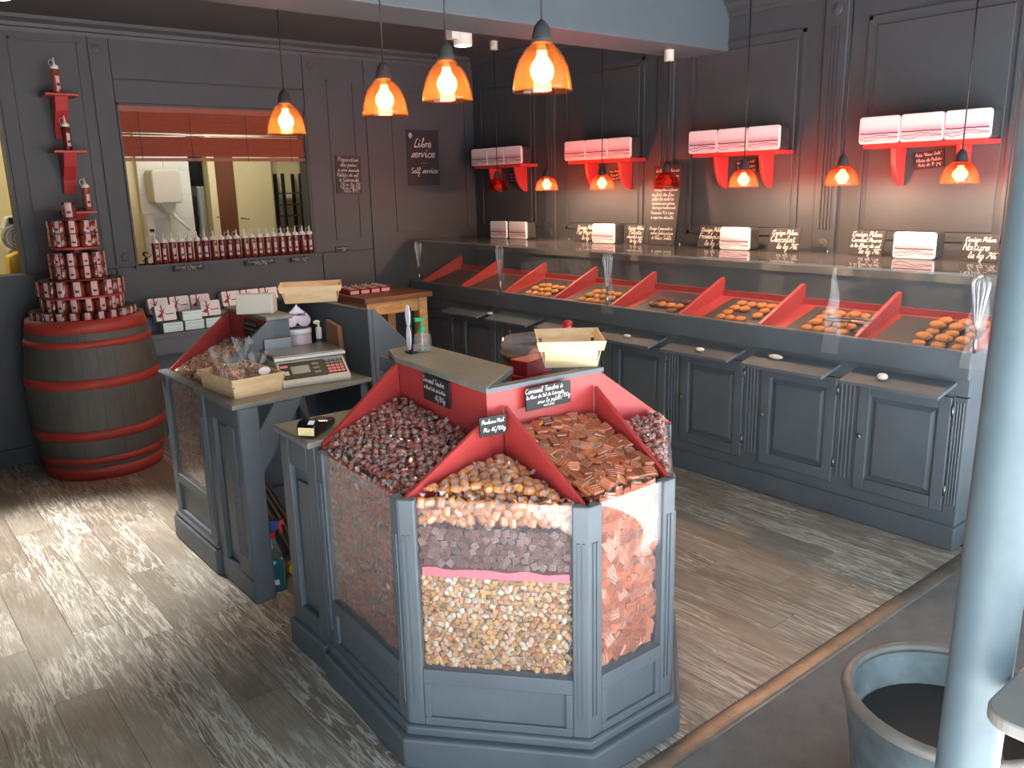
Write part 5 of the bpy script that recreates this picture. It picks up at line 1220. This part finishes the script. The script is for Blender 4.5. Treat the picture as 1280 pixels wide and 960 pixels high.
def heart(s, n=40):
    out = []
    for k in range(n):
        a = 2*math.pi*k/n; hx = 16*math.sin(a)**3; hy = 13*math.cos(a)-5*math.cos(2*a)-2*math.cos(3*a)-math.cos(4*a); out.append((hx*s, -hy*s))
    return out
def heart_part(s, d0, d1, name, mat):
    m = MB(); m.prism(heart(s), d0, d1, 'y'); rz_ = Matrix.Rotation(math.radians(-22), 3, 'Z'); m.v = [tuple(rz_ @ Vector((p[0], p[1], p[2]+0.050))) for p in m.v]; m.build(name, mat, t, local=True)
heart_part(0.0037, -0.018, 0.025, 'tin_body', 'heart_dark'); heart_part(0.0036, -0.024, -0.018, 'printed_front', 'lavender_tin'); 
m = MB(); write(m, 'caramel', 0, 0.062, 0.022, 0.075, 0.14, 0.0); rz_ = Matrix.Rotation(math.radians(-22), 3, 'Z'); m.v = [tuple(rz_ @ Vector((p[0], -0.0246, p[1]))) for p in m.v]; m.build('lettering', 'heart_dark', t, local=True)
x, y = 1.660, 3.415
t = thing('pump_bottle', 'clear bottle with a white pump beside the brown paper bag', 'bottle', (x, y, TZ)); m = MB(); m.lathe([(0, 0), (0.026, 0), (0.028, 0.006), (0.028, 0.085), (0.018, 0.11), (0.010, 0.115), (0.010, 0.13)], 20, (x, y, TZ)); m.build('bottle', 'clear_plastic', t)
m = MB(); m.cyl((x, y, TZ+0.003), 0.024, 0.07, 16); m.build('liquid', 'clear_plastic', t); m = MB(); m.cyl((x, y, TZ+0.125), 0.014, 0.05, 14); m.cyl((x, y, TZ+0.175), 0.006, 0.02, 8); m.ball((x-0.008, y, TZ+0.20), 0.012, 1.5, 0.8, 0.8); m.build('pump', 'white_plastic', t)
m = MB(); m.hull4([(1.674, 3.24, TZ+0.0005), (1.699, 3.24, TZ+0.0005), (1.699, 3.38, TZ+0.0005), (1.674, 3.38, TZ+0.0005)], [(1.674, 3.26, 1.02), (1.698, 3.26, 1.02), (1.698, 3.37, 1.04), (1.674, 3.37, 1.04)]); tag(m.build('paper_bag', 'paper_bag', bevel=0.004), 'brown paper bag standing against the side screen', 'bag')
# cream box on the ledge, empty basket on the screens
m = MB(); m.prism([(-0.045, 0), (0.045, 0), (0.045, 0.07), (0.02, 0.086), (-0.03, 0.086)], -0.08, 0.08, 'x'); Rq = Matrix.Rotation(math.radians(-39), 3, 'Z'); m.v = [tuple(Rq @ Vector(p) + Vector((1.430, 3.535, 1.0803))) for p in m.v]; tag(m.build('cream_box', 'offwhite', bevel=0.004), 'blank cream box on the ledge of the till counter', 'box')
basket('empty chip-wood tray on top of the grey screens', (1.685, 3.515, 1.1122), 0.27, 0.22, 0.075, math.radians(-27), 0.84)
# under the till desk: sticks, spray bottle, tape measure
for i, (xa, ya, xb, yb, zt, w) in enumerate(((1.42, 3.237, 1.140, 3.202, 0.62, 0.022), (1.46, 3.278, 1.142, 3.242, 0.66, 0.026), (1.50, 3.320, 1.136, 3.284, 0.70, 0.02), (1.37, 3.197, 1.138, 3.162, 0.56, 0.018))):
    a, b = Vector((xa, ya, 0.002)), Vector((xb, yb, zt)); d = (b-a); L = d.length; q = d.to_track_quat('Z', 'Y').to_matrix()
    m = MB(); m.obox((a+b)/2, (w, 0.012, L), q); tag(m.build('wooden_batten', 'old_stick', bevel=0.002, seg=1), ['wooden slat leaning under the till desk, nearest the spray bottle but one', 'widest wooden slat leaning under the till desk', 'longest wooden slat leaning under the till desk', 'shortest wooden slat leaning under the till desk by the spray bottle'][i], 'slat', 'wooden slats under the till desk')
x, y = 1.205, 3.06
t = thing('spray_bottle', 'teal cleaning spray with blue and red trigger on the floor under the till desk', 'bottle', (x, y, 0)); Rz = Matrix.Rotation(math.radians(-25), 3, 'Z')
def sb(poly_scale, name, mat):
    m = MB(); n = 20; vv = []; fs = []
    for (a, b, z) in poly_scale:
        for k in range(n): an = 2*math.pi*k/n; p = Rz @ Vector((a*math.cos(an)*abs(math.cos(an))**-0.25 if abs(math.cos(an)) > 1e-3 else 0, b*math.sin(an), z)); vv.append(tuple(p))
    for i in range(len(poly_scale)-1):
        for k in range(n): fs.append((i*n+k, i*n+(k+1) % n, (i+1)*n+(k+1) % n, (i+1)*n+k))
    fs.append(list(range(n))[::-1]); fs.append([(len(poly_scale)-1)*n+k for k in range(n)]); m.add(vv, fs, 0, True); m.build(name, mat, t, local=True)
sb([(0.044, 0.030, 0.0), (0.046, 0.032, 0.01), (0.046, 0.032, 0.12), (0.040, 0.028, 0.15)], 'filled_body', 'liquid_teal'); sb([(0.040, 0.028, 0.1505), (0.026, 0.022, 0.19), (0.016, 0.016, 0.22), (0.014, 0.014, 0.235)], 'neck', 'clear_plastic')
m = MB(); m.cyl((0, 0, 0.232), 0.018, 0.024, 16); m.build('collar', 'red_plastic', t, local=True)
m = MB(); m.prism([(-0.05, 0.275), (-0.045, 0.262), (-0.01, 0.256), (0.012, 0.256), (0.03, 0.27), (0.04, 0.30), (-0.02, 0.305), (-0.05, 0.292)], -0.012, 0.012, 'y'); m.v = [tuple(Rz @ Vector(p)) for p in m.v]; m.build('spray_head', 'blue_plastic', t, local=True, bevel=0.003)
m = MB(); m.prism([(0.03, 0.298), (0.055, 0.305), (0.06, 0.285), (0.045, 0.28), (0.05, 0.25), (0.042, 0.245), (0.03, 0.275)], -0.008, 0.008, 'y'); m.v = [tuple(Rz @ Vector(p)) for p in m.v]; m.build('trigger', 'red_plastic', t, local=True, bevel=0.002)
m = MB(); m.obox((0, -0.034, 0.045), (0.038, 0.003, 0.022)); m.v = [tuple(Rz @ Vector(p)) for p in m.v]; m.build('barcode_label', 'white_gloss', t, local=True)
t = thing('tape_measure', 'yellow and black tape measure on the floor behind the spray bottle', 'tape measure', (1.325, 3.135, 0)); m = MB(); n = 18
m.prism([(0.032*math.cos(2*math.pi*k/n), 0.034+0.032*math.sin(2*math.pi*k/n)) for k in range(n)], -0.016, 0.016, 'y'); m.build('case', 'yellow_plastic', t, local=True, bevel=0.004); m = MB(); m.prism([(0.017*math.cos(2*math.pi*k/n), 0.034+0.017*math.sin(2*math.pi*k/n)) for k in range(n)], -0.018, 0.018, 'y'); m.build('hub', 'black', t, local=True)
m = MB(); m.box(0.0, 0.05, -0.012, 0.012, 0.045, 0.07); m.build('grip', 'red_plastic', t, local=True, bevel=0.004)

# ================================================================ WOODEN TABLE with small red boxes
t = thing('wooden_table', 'small pine table with thick top beside the counter corner', 'table', (3.09, 5.30, 0))
TX0, TX1, TY0, TY1, TH = 2.80, 3.36, 5.02, 5.60, 0.87
MB().box(TX0, TX1, TY0, TY1, TH-0.035, TH).build('table_top', 'pine_top', t, bevel=0.004)
for (a, b) in ((TX0+0.03, TY0+0.03), (TX1-0.10, TY0+0.03), (TX0+0.03, TY1-0.10), (TX1-0.10, TY1-0.10)): MB().box(a, a+0.07, b, b+0.07, 0, TH-0.035).build('leg', 'pine', t, bevel=0.003)
for (a, b, c, d) in ((TX0+0.1, TX1-0.1, TY0+0.04, TY0+0.06), (TX0+0.1, TX1-0.1, TY1-0.06, TY1-0.04), (TX0+0.04, TX0+0.06, TY0+0.1, TY1-0.1), (TX1-0.06, TX1-0.04, TY0+0.1, TY1-0.1)): MB().box(a, b, c, d, TH-0.13, TH-0.035).build('apron', 'pine', t)
MB().box(TX0+0.04, TX1-0.04, TY0+0.05, TY1-0.05, 0.28, 0.30).build('lower_shelf', 'pine', t)
bm_ = thing('caramel_box', 'small dark red caramel box with a white front and string bow on the pine table', 'box', (2.86, 5.30, TH+0.0005), 'little red boxes on the pine table')
MB().box(-0.036, 0.036, -0.035, 0.035, 0, 0.036).build('carton', 'red_box', bm_, local=True, bevel=0.002, seg=1); MB().box(-0.034, 0.034, -0.0362, -0.035, 0.006, 0.028).build('front_label', 'jar_label', bm_, local=True)
m = MB(); m.tube([(-0.036, 0, 0.0375), (0.036, 0, 0.0375)], 0.002, 5); m.tube([(0, 0, 0.038), (0.015, 0.008, 0.05), (0.02, -0.005, 0.045), (0, 0, 0.038), (-0.015, 0.008, 0.048), (-0.02, -0.006, 0.044), (0, 0, 0.038)], 0.0018, 5); m.build('string_bow', 'offwhite', bm_, local=True); reg(bm_)
for i in range(4):
    for j in range(3):
        if (i, j) == (0, 0): continue
        copy_tree(bm_, (2.86+i*0.085+j*0.012, 5.30+j*0.085, TH+0.0005), rz=rb.uniform(-0.06, 0.06))
MB_shoes = MB(); MB_shoes.tube([(3.0, 5.15, 0.325), (3.1, 5.2, 0.33), (3.2, 5.17, 0.325)], 0.02, 8, radii=[0.012, 0.022, 0.012]); tag(MB_shoes.build('cloth_roll', 'paper_bag'), 'brown rolled cloth on the lower shelf of the pine table', 'cloth')

# ================================================================ BARREL with jar tower
BX, BY, BH = 1.115, 5.335, 0.925
t = thing('wine_barrel', 'grey painted wine barrel with red hoops', 'barrel', (BX, BY, 0))
def br(z): u = z/BH*2-1; return 0.365-0.052*u*u-0.004*u
ns = 26
for k in range(ns):
    a0, a1 = 2*math.pi*k/ns+0.001, 2*math.pi*(k+1)/ns-0.001; vv = []; zz = [0.02+(BH-0.02)*i/12 for i in range(13)]; zz[0] = 0.0
    for z in zz:
        for (a, rr) in ((a0, br(z)), ((a0+a1)/2, br(z)+0.0012), (a1, br(z)), (a1, br(z)-0.022), (a0, br(z)-0.022)): vv.append((BX+rr*math.cos(a), BY+rr*math.sin(a), z))
    fs = [(i*5+q, i*5+(q+1) % 5, (i+1)*5+(q+1) % 5, (i+1)*5+q) for i in range(12) for q in range(5)] + [(4, 3, 2, 1, 0), (60, 61, 62, 63, 64)]
    m = MB(); m.add(vv, fs, 0, False); m.build('stave', 'barrel_paint', t)
m = MB(); m.cyl((BX, BY, BH-0.065), br(BH)-0.021, 0.03, 40); m.build('barrel_head', 'barrel_paint', t)
for (za, zb_) in ((0.855, 0.928), (0.775, 0.812), (0.545, 0.60), (0.245, 0.30), (0.10, 0.14), (0.0, 0.075)):
    m = MB(); N = 48; mid = (za+zb_)/2; m.lathe([(br(za)+0.001, za), (br(za)+0.005, za), (br(mid)+0.0055, mid), (br(zb_)+0.005, zb_), (br(zb_)+0.001, zb_)], N, (BX, BY, 0)); m.build('hoop', 'barrel_red', t)
# stand and jars
jt = thing('jar_stand', 'red tiered stand carrying caramel jars on the barrel', 'stand', (BX+0.0, BY+0.02, BH-0.034)); JX, JY = BX+0.0, BY+0.02; J0 = BH-0.0595
tiers = [(0.215, J0+0.181), (0.140, J0+0.275), (0.120, J0+0.455), (0.05, J0+0.615), (0.205, J0+0.0955)]
for (r_, z) in tiers:
    m = MB(); m.cyl((JX, JY, z-0.012), r_+0.006, 0.010, 36); m.build('tier_plate', 'red_paint', jt)
m = MB(); m.cyl((JX, JY, J0+0.0255), 0.028, 0.615-0.012-0.0255, 16); m.build('post', 'red_paint', jt)
def jar_proto(r_, h, nm, lab):
    q = thing('caramel_jar', lab, 'jar'); n = 18
    m = MB(); m.lathe([(0, 0), (r_*0.94, 0), (r_, 0.004), (r_, h*0.78), (r_*0.9, h*0.84), (0, h*0.84)], n); m.build('jar_glass', 'jar_caramel', q, local=True)
    m = MB(); m.cyl((0, 0, h*0.84), r_*0.96, h*0.16, n); m.build('lid', 'jar_lid', q, local=True)
    m = MB(); vv = []; k = 5
    for i in range(k+1):
        a = math.radians(-90-27+54*i/k)
        for (z) in (h*0.06, h*0.98): vv.append(((r_+0.0012)*math.cos(a), (r_+0.0012)*math.sin(a), z))
    m.add(vv, [(i*2, i*2+2, i*2+3, i*2+1) for i in range(k)], 0, True); o = m.build('label', 'jar_label', q, local=True)
    m = MB(); vv = []
    for i in range(k+1):
        a = math.radians(-90-16+32*i/k)
        for z in (h*0.30, h*0.46): vv.append(((r_+0.0018)*math.cos(a), (r_+0.0018)*math.sin(a), z))
    m.add(vv, [(i*2, i*2+2, i*2+3, i*2+1) for i in range(k)], 0, True); m.build('label_mark', 'heart_dark', o, local=True)
    return reg(q)
jb = jar_proto(0.037, 0.088, 'big', 'x'); js = jar_proto(0.031, 0.074, 'small', 'x'); first = {id(jb): True, id(js): True}
def put_jar(p, x, y, z, rz, lab, grp):
    if first[id(p)]:
        first[id(p)] = False; p.location = (x, y, z); p.rotation_euler = (0, 0, rz); p['_w'] = (x, y, z); tag(p, lab, 'jar', grp)
    else: copy_tree(p, (x, y, z), rz=rz, label=lab, group=grp)
def ring(p, r_, z, n, lab, grp):
    for k in range(n):
        a = 2*math.pi*k/n+0.1; put_jar(p, JX+r_*math.cos(a), JY+r_*math.sin(a), z, a+math.pi/2, lab, grp)
JG = 'caramel jars on the barrel stand'
ring(js, 0.2515, J0+0.0255, 24, 'small labelled caramel jar in the bottom ring on the barrel head', JG); ring(js, 0.190, J0+0.0957, 18, 'small labelled caramel jar under the widest tier plate', JG)
for zz in (0,): ring(jb, 0.195, J0+0.1815, 16, 'big labelled caramel jar on the widest tier of the stand', JG)
ring(js, 0.120, J0+0.2755, 12, 'small labelled caramel jar in the lower row of the middle tier', JG); ring(js, 0.120, J0+0.350, 12, 'small labelled caramel jar in the upper row of the middle tier', JG)
ring(js, 0.102, J0+0.4555, 10, 'small labelled caramel jar in the lower row of the top tier', JG); ring(js, 0.102, J0+0.530, 10, 'small labelled caramel jar in the upper row of the top tier', JG)
put_jar(jb, JX-0.005, JY, J0+0.6155, -0.25, 'single caramel jar alone on the tip of the stand', JG)
# squeeze bottles
def bottle_proto(mat):
    q = thing('sauce_bottle', 'x', 'bottle'); m = MB(); m.lathe([(0, 0), (0.021, 0), (0.0235, 0.004), (0.0235, 0.125), (0.021, 0.135)], 16); m.build('bottle_body', mat, q, local=True)
    m = MB(); m.lathe([(0.021, 0.135), (0.0225, 0.137), (0.0225, 0.150), (0.010, 0.160), (0.006, 0.165), (0.0035, 0.198), (0.0, 0.2)], 14); m.build('nozzle_cap', 'white_plastic', q, local=True)
    m = MB(); m.tube([(-0.020, 0, 0.148), (-0.028, 0, 0.165), (-0.024, 0, 0.182), (-0.012, 0, 0.186), (-0.006, 0, 0.178)], 0.0015, 5); m.build('cap_loop', 'white_plastic', q, local=True)
    m = MB(); vv = []; k = 4
    for i in range(k+1):
        a = math.radians(-90-24+48*i/k+8)
        for z in (0.025, 0.10): vv.append((0.0245*math.cos(a), 0.0245*math.sin(a), z))
    m.add(vv, [(i*2, i*2+2, i*2+3, i*2+1) for i in range(k)], 0, True); o = m.build('label', 'jar_label', q, local=True)
    for (zc) in (0.050, 0.105):
        m = MB(); vv = []
        for i in range(k+1):
            a = math.radians(-90-20+40*i/k+8)
            for z in (zc-0.008, zc+0.008): vv.append((0.0250*math.cos(a), 0.0250*math.sin(a), z))
        m.add(vv, [(i*2, i*2+2, i*2+3, i*2+1) for i in range(k)], 0, True); m.build('label_mark', 'heart_dark', o, local=True)
    return reg(q)
bp = bottle_proto('bottle_red'); ba = bottle_proto('bottle_amber')
for i in range(21):
    x = 1.672+i*(2.772-1.672)/20; lab = 'red sauce squeeze bottle in the row on the serving window sill'
    if i == 0: bp.location = (x, YB+0.015, WZ0+0.0005); tag(bp, lab, 'bottle', 'squeeze bottles on the window sill')
    else: copy_tree(bp, (x, YB+0.015+rb.uniform(-0.004, 0.004), WZ0+0.0005), rz=rb.uniform(-0.5, 0.3), label=lab, group='squeeze bottles on the window sill')
for i, (x, z, lab) in enumerate(((1.20, 2.185, 'top'), (1.203, 1.866, 'middle'), (1.215, 1.515, 'lowest'))):
    s_ = thing('bottle_bracket', 'red bracket ledge on the back wall, %s of three above the barrel' % lab, 'shelf', (x, YB-0.09, z-0.27))
    MB().box(x-0.088, x+0.088, YB-0.19, YB-0.0105, z-0.014, z).build('ledge', 'red_paint', s_, bevel=0.002, seg=1)
    MB().prism([(YB-0.0105, z-0.014), (YB-0.165, z-0.014), (YB-0.13, z-0.09), (YB-0.06, z-0.17), (YB-0.03, z-0.25), (YB-0.0105, z-0.25)], x-0.035, x+0.035, 'x').build('bracket', 'red_paint', s_, bevel=0.002, seg=1)
    lb_ = 'amber sauce squeeze bottle on the %s red bracket ledge' % lab
    if i == 0: ba.location = (x-0.01, YB-0.135, z+0.0005); tag(ba, lb_, 'bottle', 'squeeze bottles on bracket ledges')
    else: copy_tree(ba if i != 1 else bp, (x+(0.0 if i == 1 else 0.05), YB-0.135, z+0.0005), rz=0.1, label=lb_.replace('amber', 'red') if i == 1 else lb_, group='squeeze bottles on bracket ledges')
# little figure on the sill
t = thing('wire_figure', 'tiny dark doll with round head at the end of the window sill', 'figurine', (1.595, YB-0.02, WZ0)); x, y, z = 1.595, YB-0.02, WZ0
m = MB(); m.ball((x, y, z+0.072), 0.020, 1, 0.8, 0.85); m.build('hair', 'black', t); m = MB(); m.ball((x, y-0.012, z+0.068), 0.012, 1, 0.7, 1); m.build('face', 'paper_bag', t)
m = MB(); m.lathe([(0.0, 0.0), (0.014, 0.002), (0.010, 0.03), (0.007, 0.05), (0.0, 0.052)], 12, (x, y, z+0.002)); m.tube([(x-0.006, y, z+0.04), (x-0.022, y-0.01, z+0.026)], 0.003, 6); m.tube([(x+0.006, y, z+0.04), (x+0.02, y, z+0.05), (x+0.036, y, z+0.062)], 0.003, 6); m.build('body', 'black', t)
# slates on the back wall
def logo(c, w, h, z):
    cx, cy, s_ = -w*0.38, h*0.90, w*0.055
    pts = [(cx+s_*math.cos(a), cy+s_*1.25*math.sin(a)) for a in [math.pi/2*k for k in range(5)]]
    for (a, b) in zip(pts[:-1], pts[1:]):
        d = Vector((b[0]-a[0], b[1]-a[1])).normalized()*0.0022; c.add([(a[0]+d.y, a[1]-d.x, z), (b[0]+d.y, b[1]-d.x, z), (b[0]-d.y, b[1]+d.x, z), (a[0]-d.y, a[1]+d.x, z)], [(0, 1, 2, 3)])
    write(c, 'l', cx, cy, h*0.05, None, 0.2, z)
slate_sign('large black slate reading Libre service Self service on the back wall', (3.79, YB-0.0105, 1.625), 0.30, 0.425, XR, ZU, [('Libre', .5, .73, .17), ('service', .5, .55, .17), ('. . .', .5, .42, .10), ('Self service', .52, .25, .16)], extra=logo, wd=0.10)
slate_sign('small black slate with eight chalk lines on the back wall beside the window', (3.11, YB-0.0105, 1.575), 0.21, 0.275, (1, 0, -0.03), (0.03, 0, 1), [('Préparation', .5, .88, .12), ('des pains', .5, .75, .12), ('à votre demande', .5, .61, .12), ('Palets de sel', .46, .48, .12), ('à Guérande', .5, .35, .12), ('250 au 20g 3,5€', .55, .23, .09), ('500 au 20g 5,0€', .55, .14, .09), ('1 boîte 10,5€', .55, .06, .09)])
slate_sign('tiny black slate under the window end on the back wall', (3.02, YB-0.0105, 1.145), 0.115, 0.045, (1, 0, -0.02), (0.02, 0, 1), [('Caramel liquide', .5, .65, .4), ('3,50€', .6, .25, .3)])
for i, (x, w) in enumerate(((1.86, 0.20), (2.36, 0.22), (2.66, 0.14))):
    slate_sign(['dark name plate stuck under the window sill end nearest the barrel', 'dark name plate with shiny patch under the middle of the window sill', 'short name plate under the window sill end away from the barrel'][i], (x, YB-0.036, WZ0-0.055), w, 0.04, XR, ZU, [('Caramel au beurre salé', .5, .6, .5), ('3,5€ les 200g', .5, .2, .4)], name='name_plate', th=0.003)
# shelf with white gift boxes
t = thing('wall_bench', 'dark grey wall ledge carrying gift boxes under the window', 'shelf', (2.05, 5.58, 0))
MB().box(1.48, 2.74, 5.44, YB-0.0105, 0.70, 0.735).build('board', 'paint', t, bevel=0.004); MB().box(1.48, 2.74, 5.45, 5.468, 0.60, 0.70).build('apron', 'paint', t)
for x in (1.49, 2.70): MB().box(x, x+0.03, 5.45, YB-0.0105, 0, 0.60).build('support', 'paint', t)
MB().box(1.50, 2.72, 5.585, YB-0.0105, 0.735, 0.83).build('rear_step', 'paint', t)
MB().box(1.52, 2.70, YB-0.03, YB-0.0105, 0.10, 0.60).build('rear_board', 'paint', t)
gb = thing('gift_box', 'x', 'box')
m = MB(); m.prism(rrect(0.128, 0.10, 0.008, cy=0.05), -0.03, 0.03, 'y'); m.build('box_body', 'white_gloss', gb, local=True)
m = MB(); m.box(-0.028, -0.020, -0.0315, 0.0315, 0.0, 0.1012); m.build('ribbon', 'ribbon', gb, local=True)
m = MB(); m.prism([(-0.06, 0.03), (-0.024, 0.055), (-0.05, 0.075), (-0.024, 0.060), (0.0, 0.085), (-0.018, 0.055), (0.002, 0.045), (-0.022, 0.050), (-0.035, 0.02)], -0.036, -0.030, 'y'); m.build('bow', 'ribbon', gb, local=True)
m = MB(); m.box(0.0, 0.05, -0.0306, -0.030, 0.038, 0.044); m.build('printed_line', 'heart_dark', gb, local=True); reg(gb)
mb_ = thing('mint_tin', 'x', 'tin'); m = MB(); m.prism(rrect(0.125, 0.062, 0.006, cy=0.031), -0.035, 0.035, 'y'); m.build('tin_body', 'mint', mb_, local=True, bevel=0.002); m = MB(); m.box(-0.0635, 0.0635, -0.036, 0.036, 0.044, 0.0478); m.build('lid_seam', 'dull_steel', mb_, local=True); reg(mb_)
tl = math.radians(-12); g1 = 'ribboned white boxes on the wall ledge'; fm = True; fg = True
def put_g(x, y, z, lab, first_=False):
    global fg
    if fg: fg = False; gb.location = (x, y, z); gb.rotation_euler = (tl, 0, 0.04); tag(gb, lab, 'box', g1)
    else: copy_tree(gb, (x, y, z), rot=(tl, 0, 0.04), label=lab, group=g1)
def put_m(x, y, z, lab):
    global fm
    if fm: fm = False; mb_.location = (x, y, z); tag(mb_, lab, 'tin', 'mint tins on the wall ledge')
    else: copy_tree(mb_, (x, y, z), label=lab, group='mint tins on the wall ledge')
for i, x in enumerate((1.615, 1.752, 1.889)): put_g(x, 5.645, 0.838, 'white box with dark red ribbon in the rear row of three over the mint tins')
put_m(1.645, 5.50, 0.736, 'mint green tin under the ribboned box nearest the barrel'); put_g(1.615, 5.51, 0.806, 'white box with dark red bow on the mint tin nearest the barrel')
put_m(1.782, 5.50, 0.736, 'lower mint green tin of the stack of two'); put_m(1.775, 5.505, 0.7985, 'upper mint green tin of the stack of two')
put_m(1.919, 5.50, 0.736, 'mint green tin under the ribboned box nearest the till'); put_g(1.905, 5.51, 0.806, 'white box with dark red bow on the mint tin nearest the till')
for i, x in enumerate((2.10, 2.237, 2.374)): put_g(x, 5.645, 0.838, 'white ribboned box in the rear row behind the cream box')
tag(MB().box(1.99, 2.10, 5.50, 5.56, 0.736, 0.80).build('grey_carton', 'dull_steel', bevel=0.003), 'low grey carton on the wall ledge beside the mint tins', 'carton')

# ================================================================ FOREGROUND: pole, zinc tub, table
m = MB(); m.tube([(1.392, 0.482, -0.01), (1.396, 0.474, 0.6), (1.397, 0.462, 1.6), (1.398, 0.450, 2.62)], 0.0485, 40); po_ = thing('steel_post', 'tall pale blue painted steel post at the shop entrance', 'post', (1.392, 0.482, -0.012)); m.build('shaft', 'pole_paint', po_)
m = MB(); m.cyl((1.392, 0.482, -0.011), 0.08, 0.012, 24); m.build('foot_plate', 'pole_paint', po_)
t = thing('zinc_tub', 'weathered round zinc tub standing on the entrance floor', 'tub', (1.967, 0.716, -0.006)); x, y = 1.967, 0.716; Rz_ = 0.35
m = MB(); m.lathe([(0.0, 0.0), (0.20, 0.0), (0.205, 0.01), (0.250, Rz_-0.01), (0.228, Rz_-0.012), (0.19, 0.03), (0.0, 0.03)], 48, (x, y, -0.006)); m.build('tub_body', 'zinc', t)
m = MB(); pts = [(x+0.243*math.cos(2*math.pi*k/48), y+0.243*math.sin(2*math.pi*k/48), Rz_-0.012) for k in range(48)]; m.tube(pts, 0.016, 8, closed=True); m.build('rolled_rim', 'zinc_rim', t)
tag(MB().cyl((x, y, 0.235), 0.212, 0.012, 32).build('tub_soil', 'dark_inside'), 'dark wet bottom inside the zinc tub', 'soil')
m = MB(); m.ball((1.87, 0.60, 0.275), 0.05, 1.3, 0.8, 0.7); tag(m.build('stone', 'old_stick'), 'pale stone lying inside the zinc tub', 'stone')
t = thing('cafe_table', 'grey table with rounded corner at the edge of the entrance', 'table', (1.75, 0.16, -0.012))
m = MB(); poly = [(1.255, 0.10), (1.255, 0.355)] + [(1.30-0.045*math.cos(a), 0.375+0.045*math.sin(a)) for a in [math.pi/2*i/8 for i in range(9)]] + [(2.3, 0.42), (2.3, 0.10)]
m.prism([(p[0], p[1]) for p in poly], 0.775, 0.80, 'z'); m.build('table_top', 'table_grey', t, bevel=0.005)
m = MB(); m.box(1.36, 2.2, 0.16, 0.34, 0.73, 0.775); m.build('frame', 'white_plastic', t, bevel=0.005)
for (a, b) in ((1.40, 0.18), (2.15, 0.18), (1.40, 0.32), (2.15, 0.32)): m = MB(); m.tube([(a, b, -0.012), (a, b, 0.74)], 0.014, 10); m.build('leg', 'white_plastic', t)
# tidy helper properties
for o in bpy.data.objects:
    if '_w' in o: del o['_w']
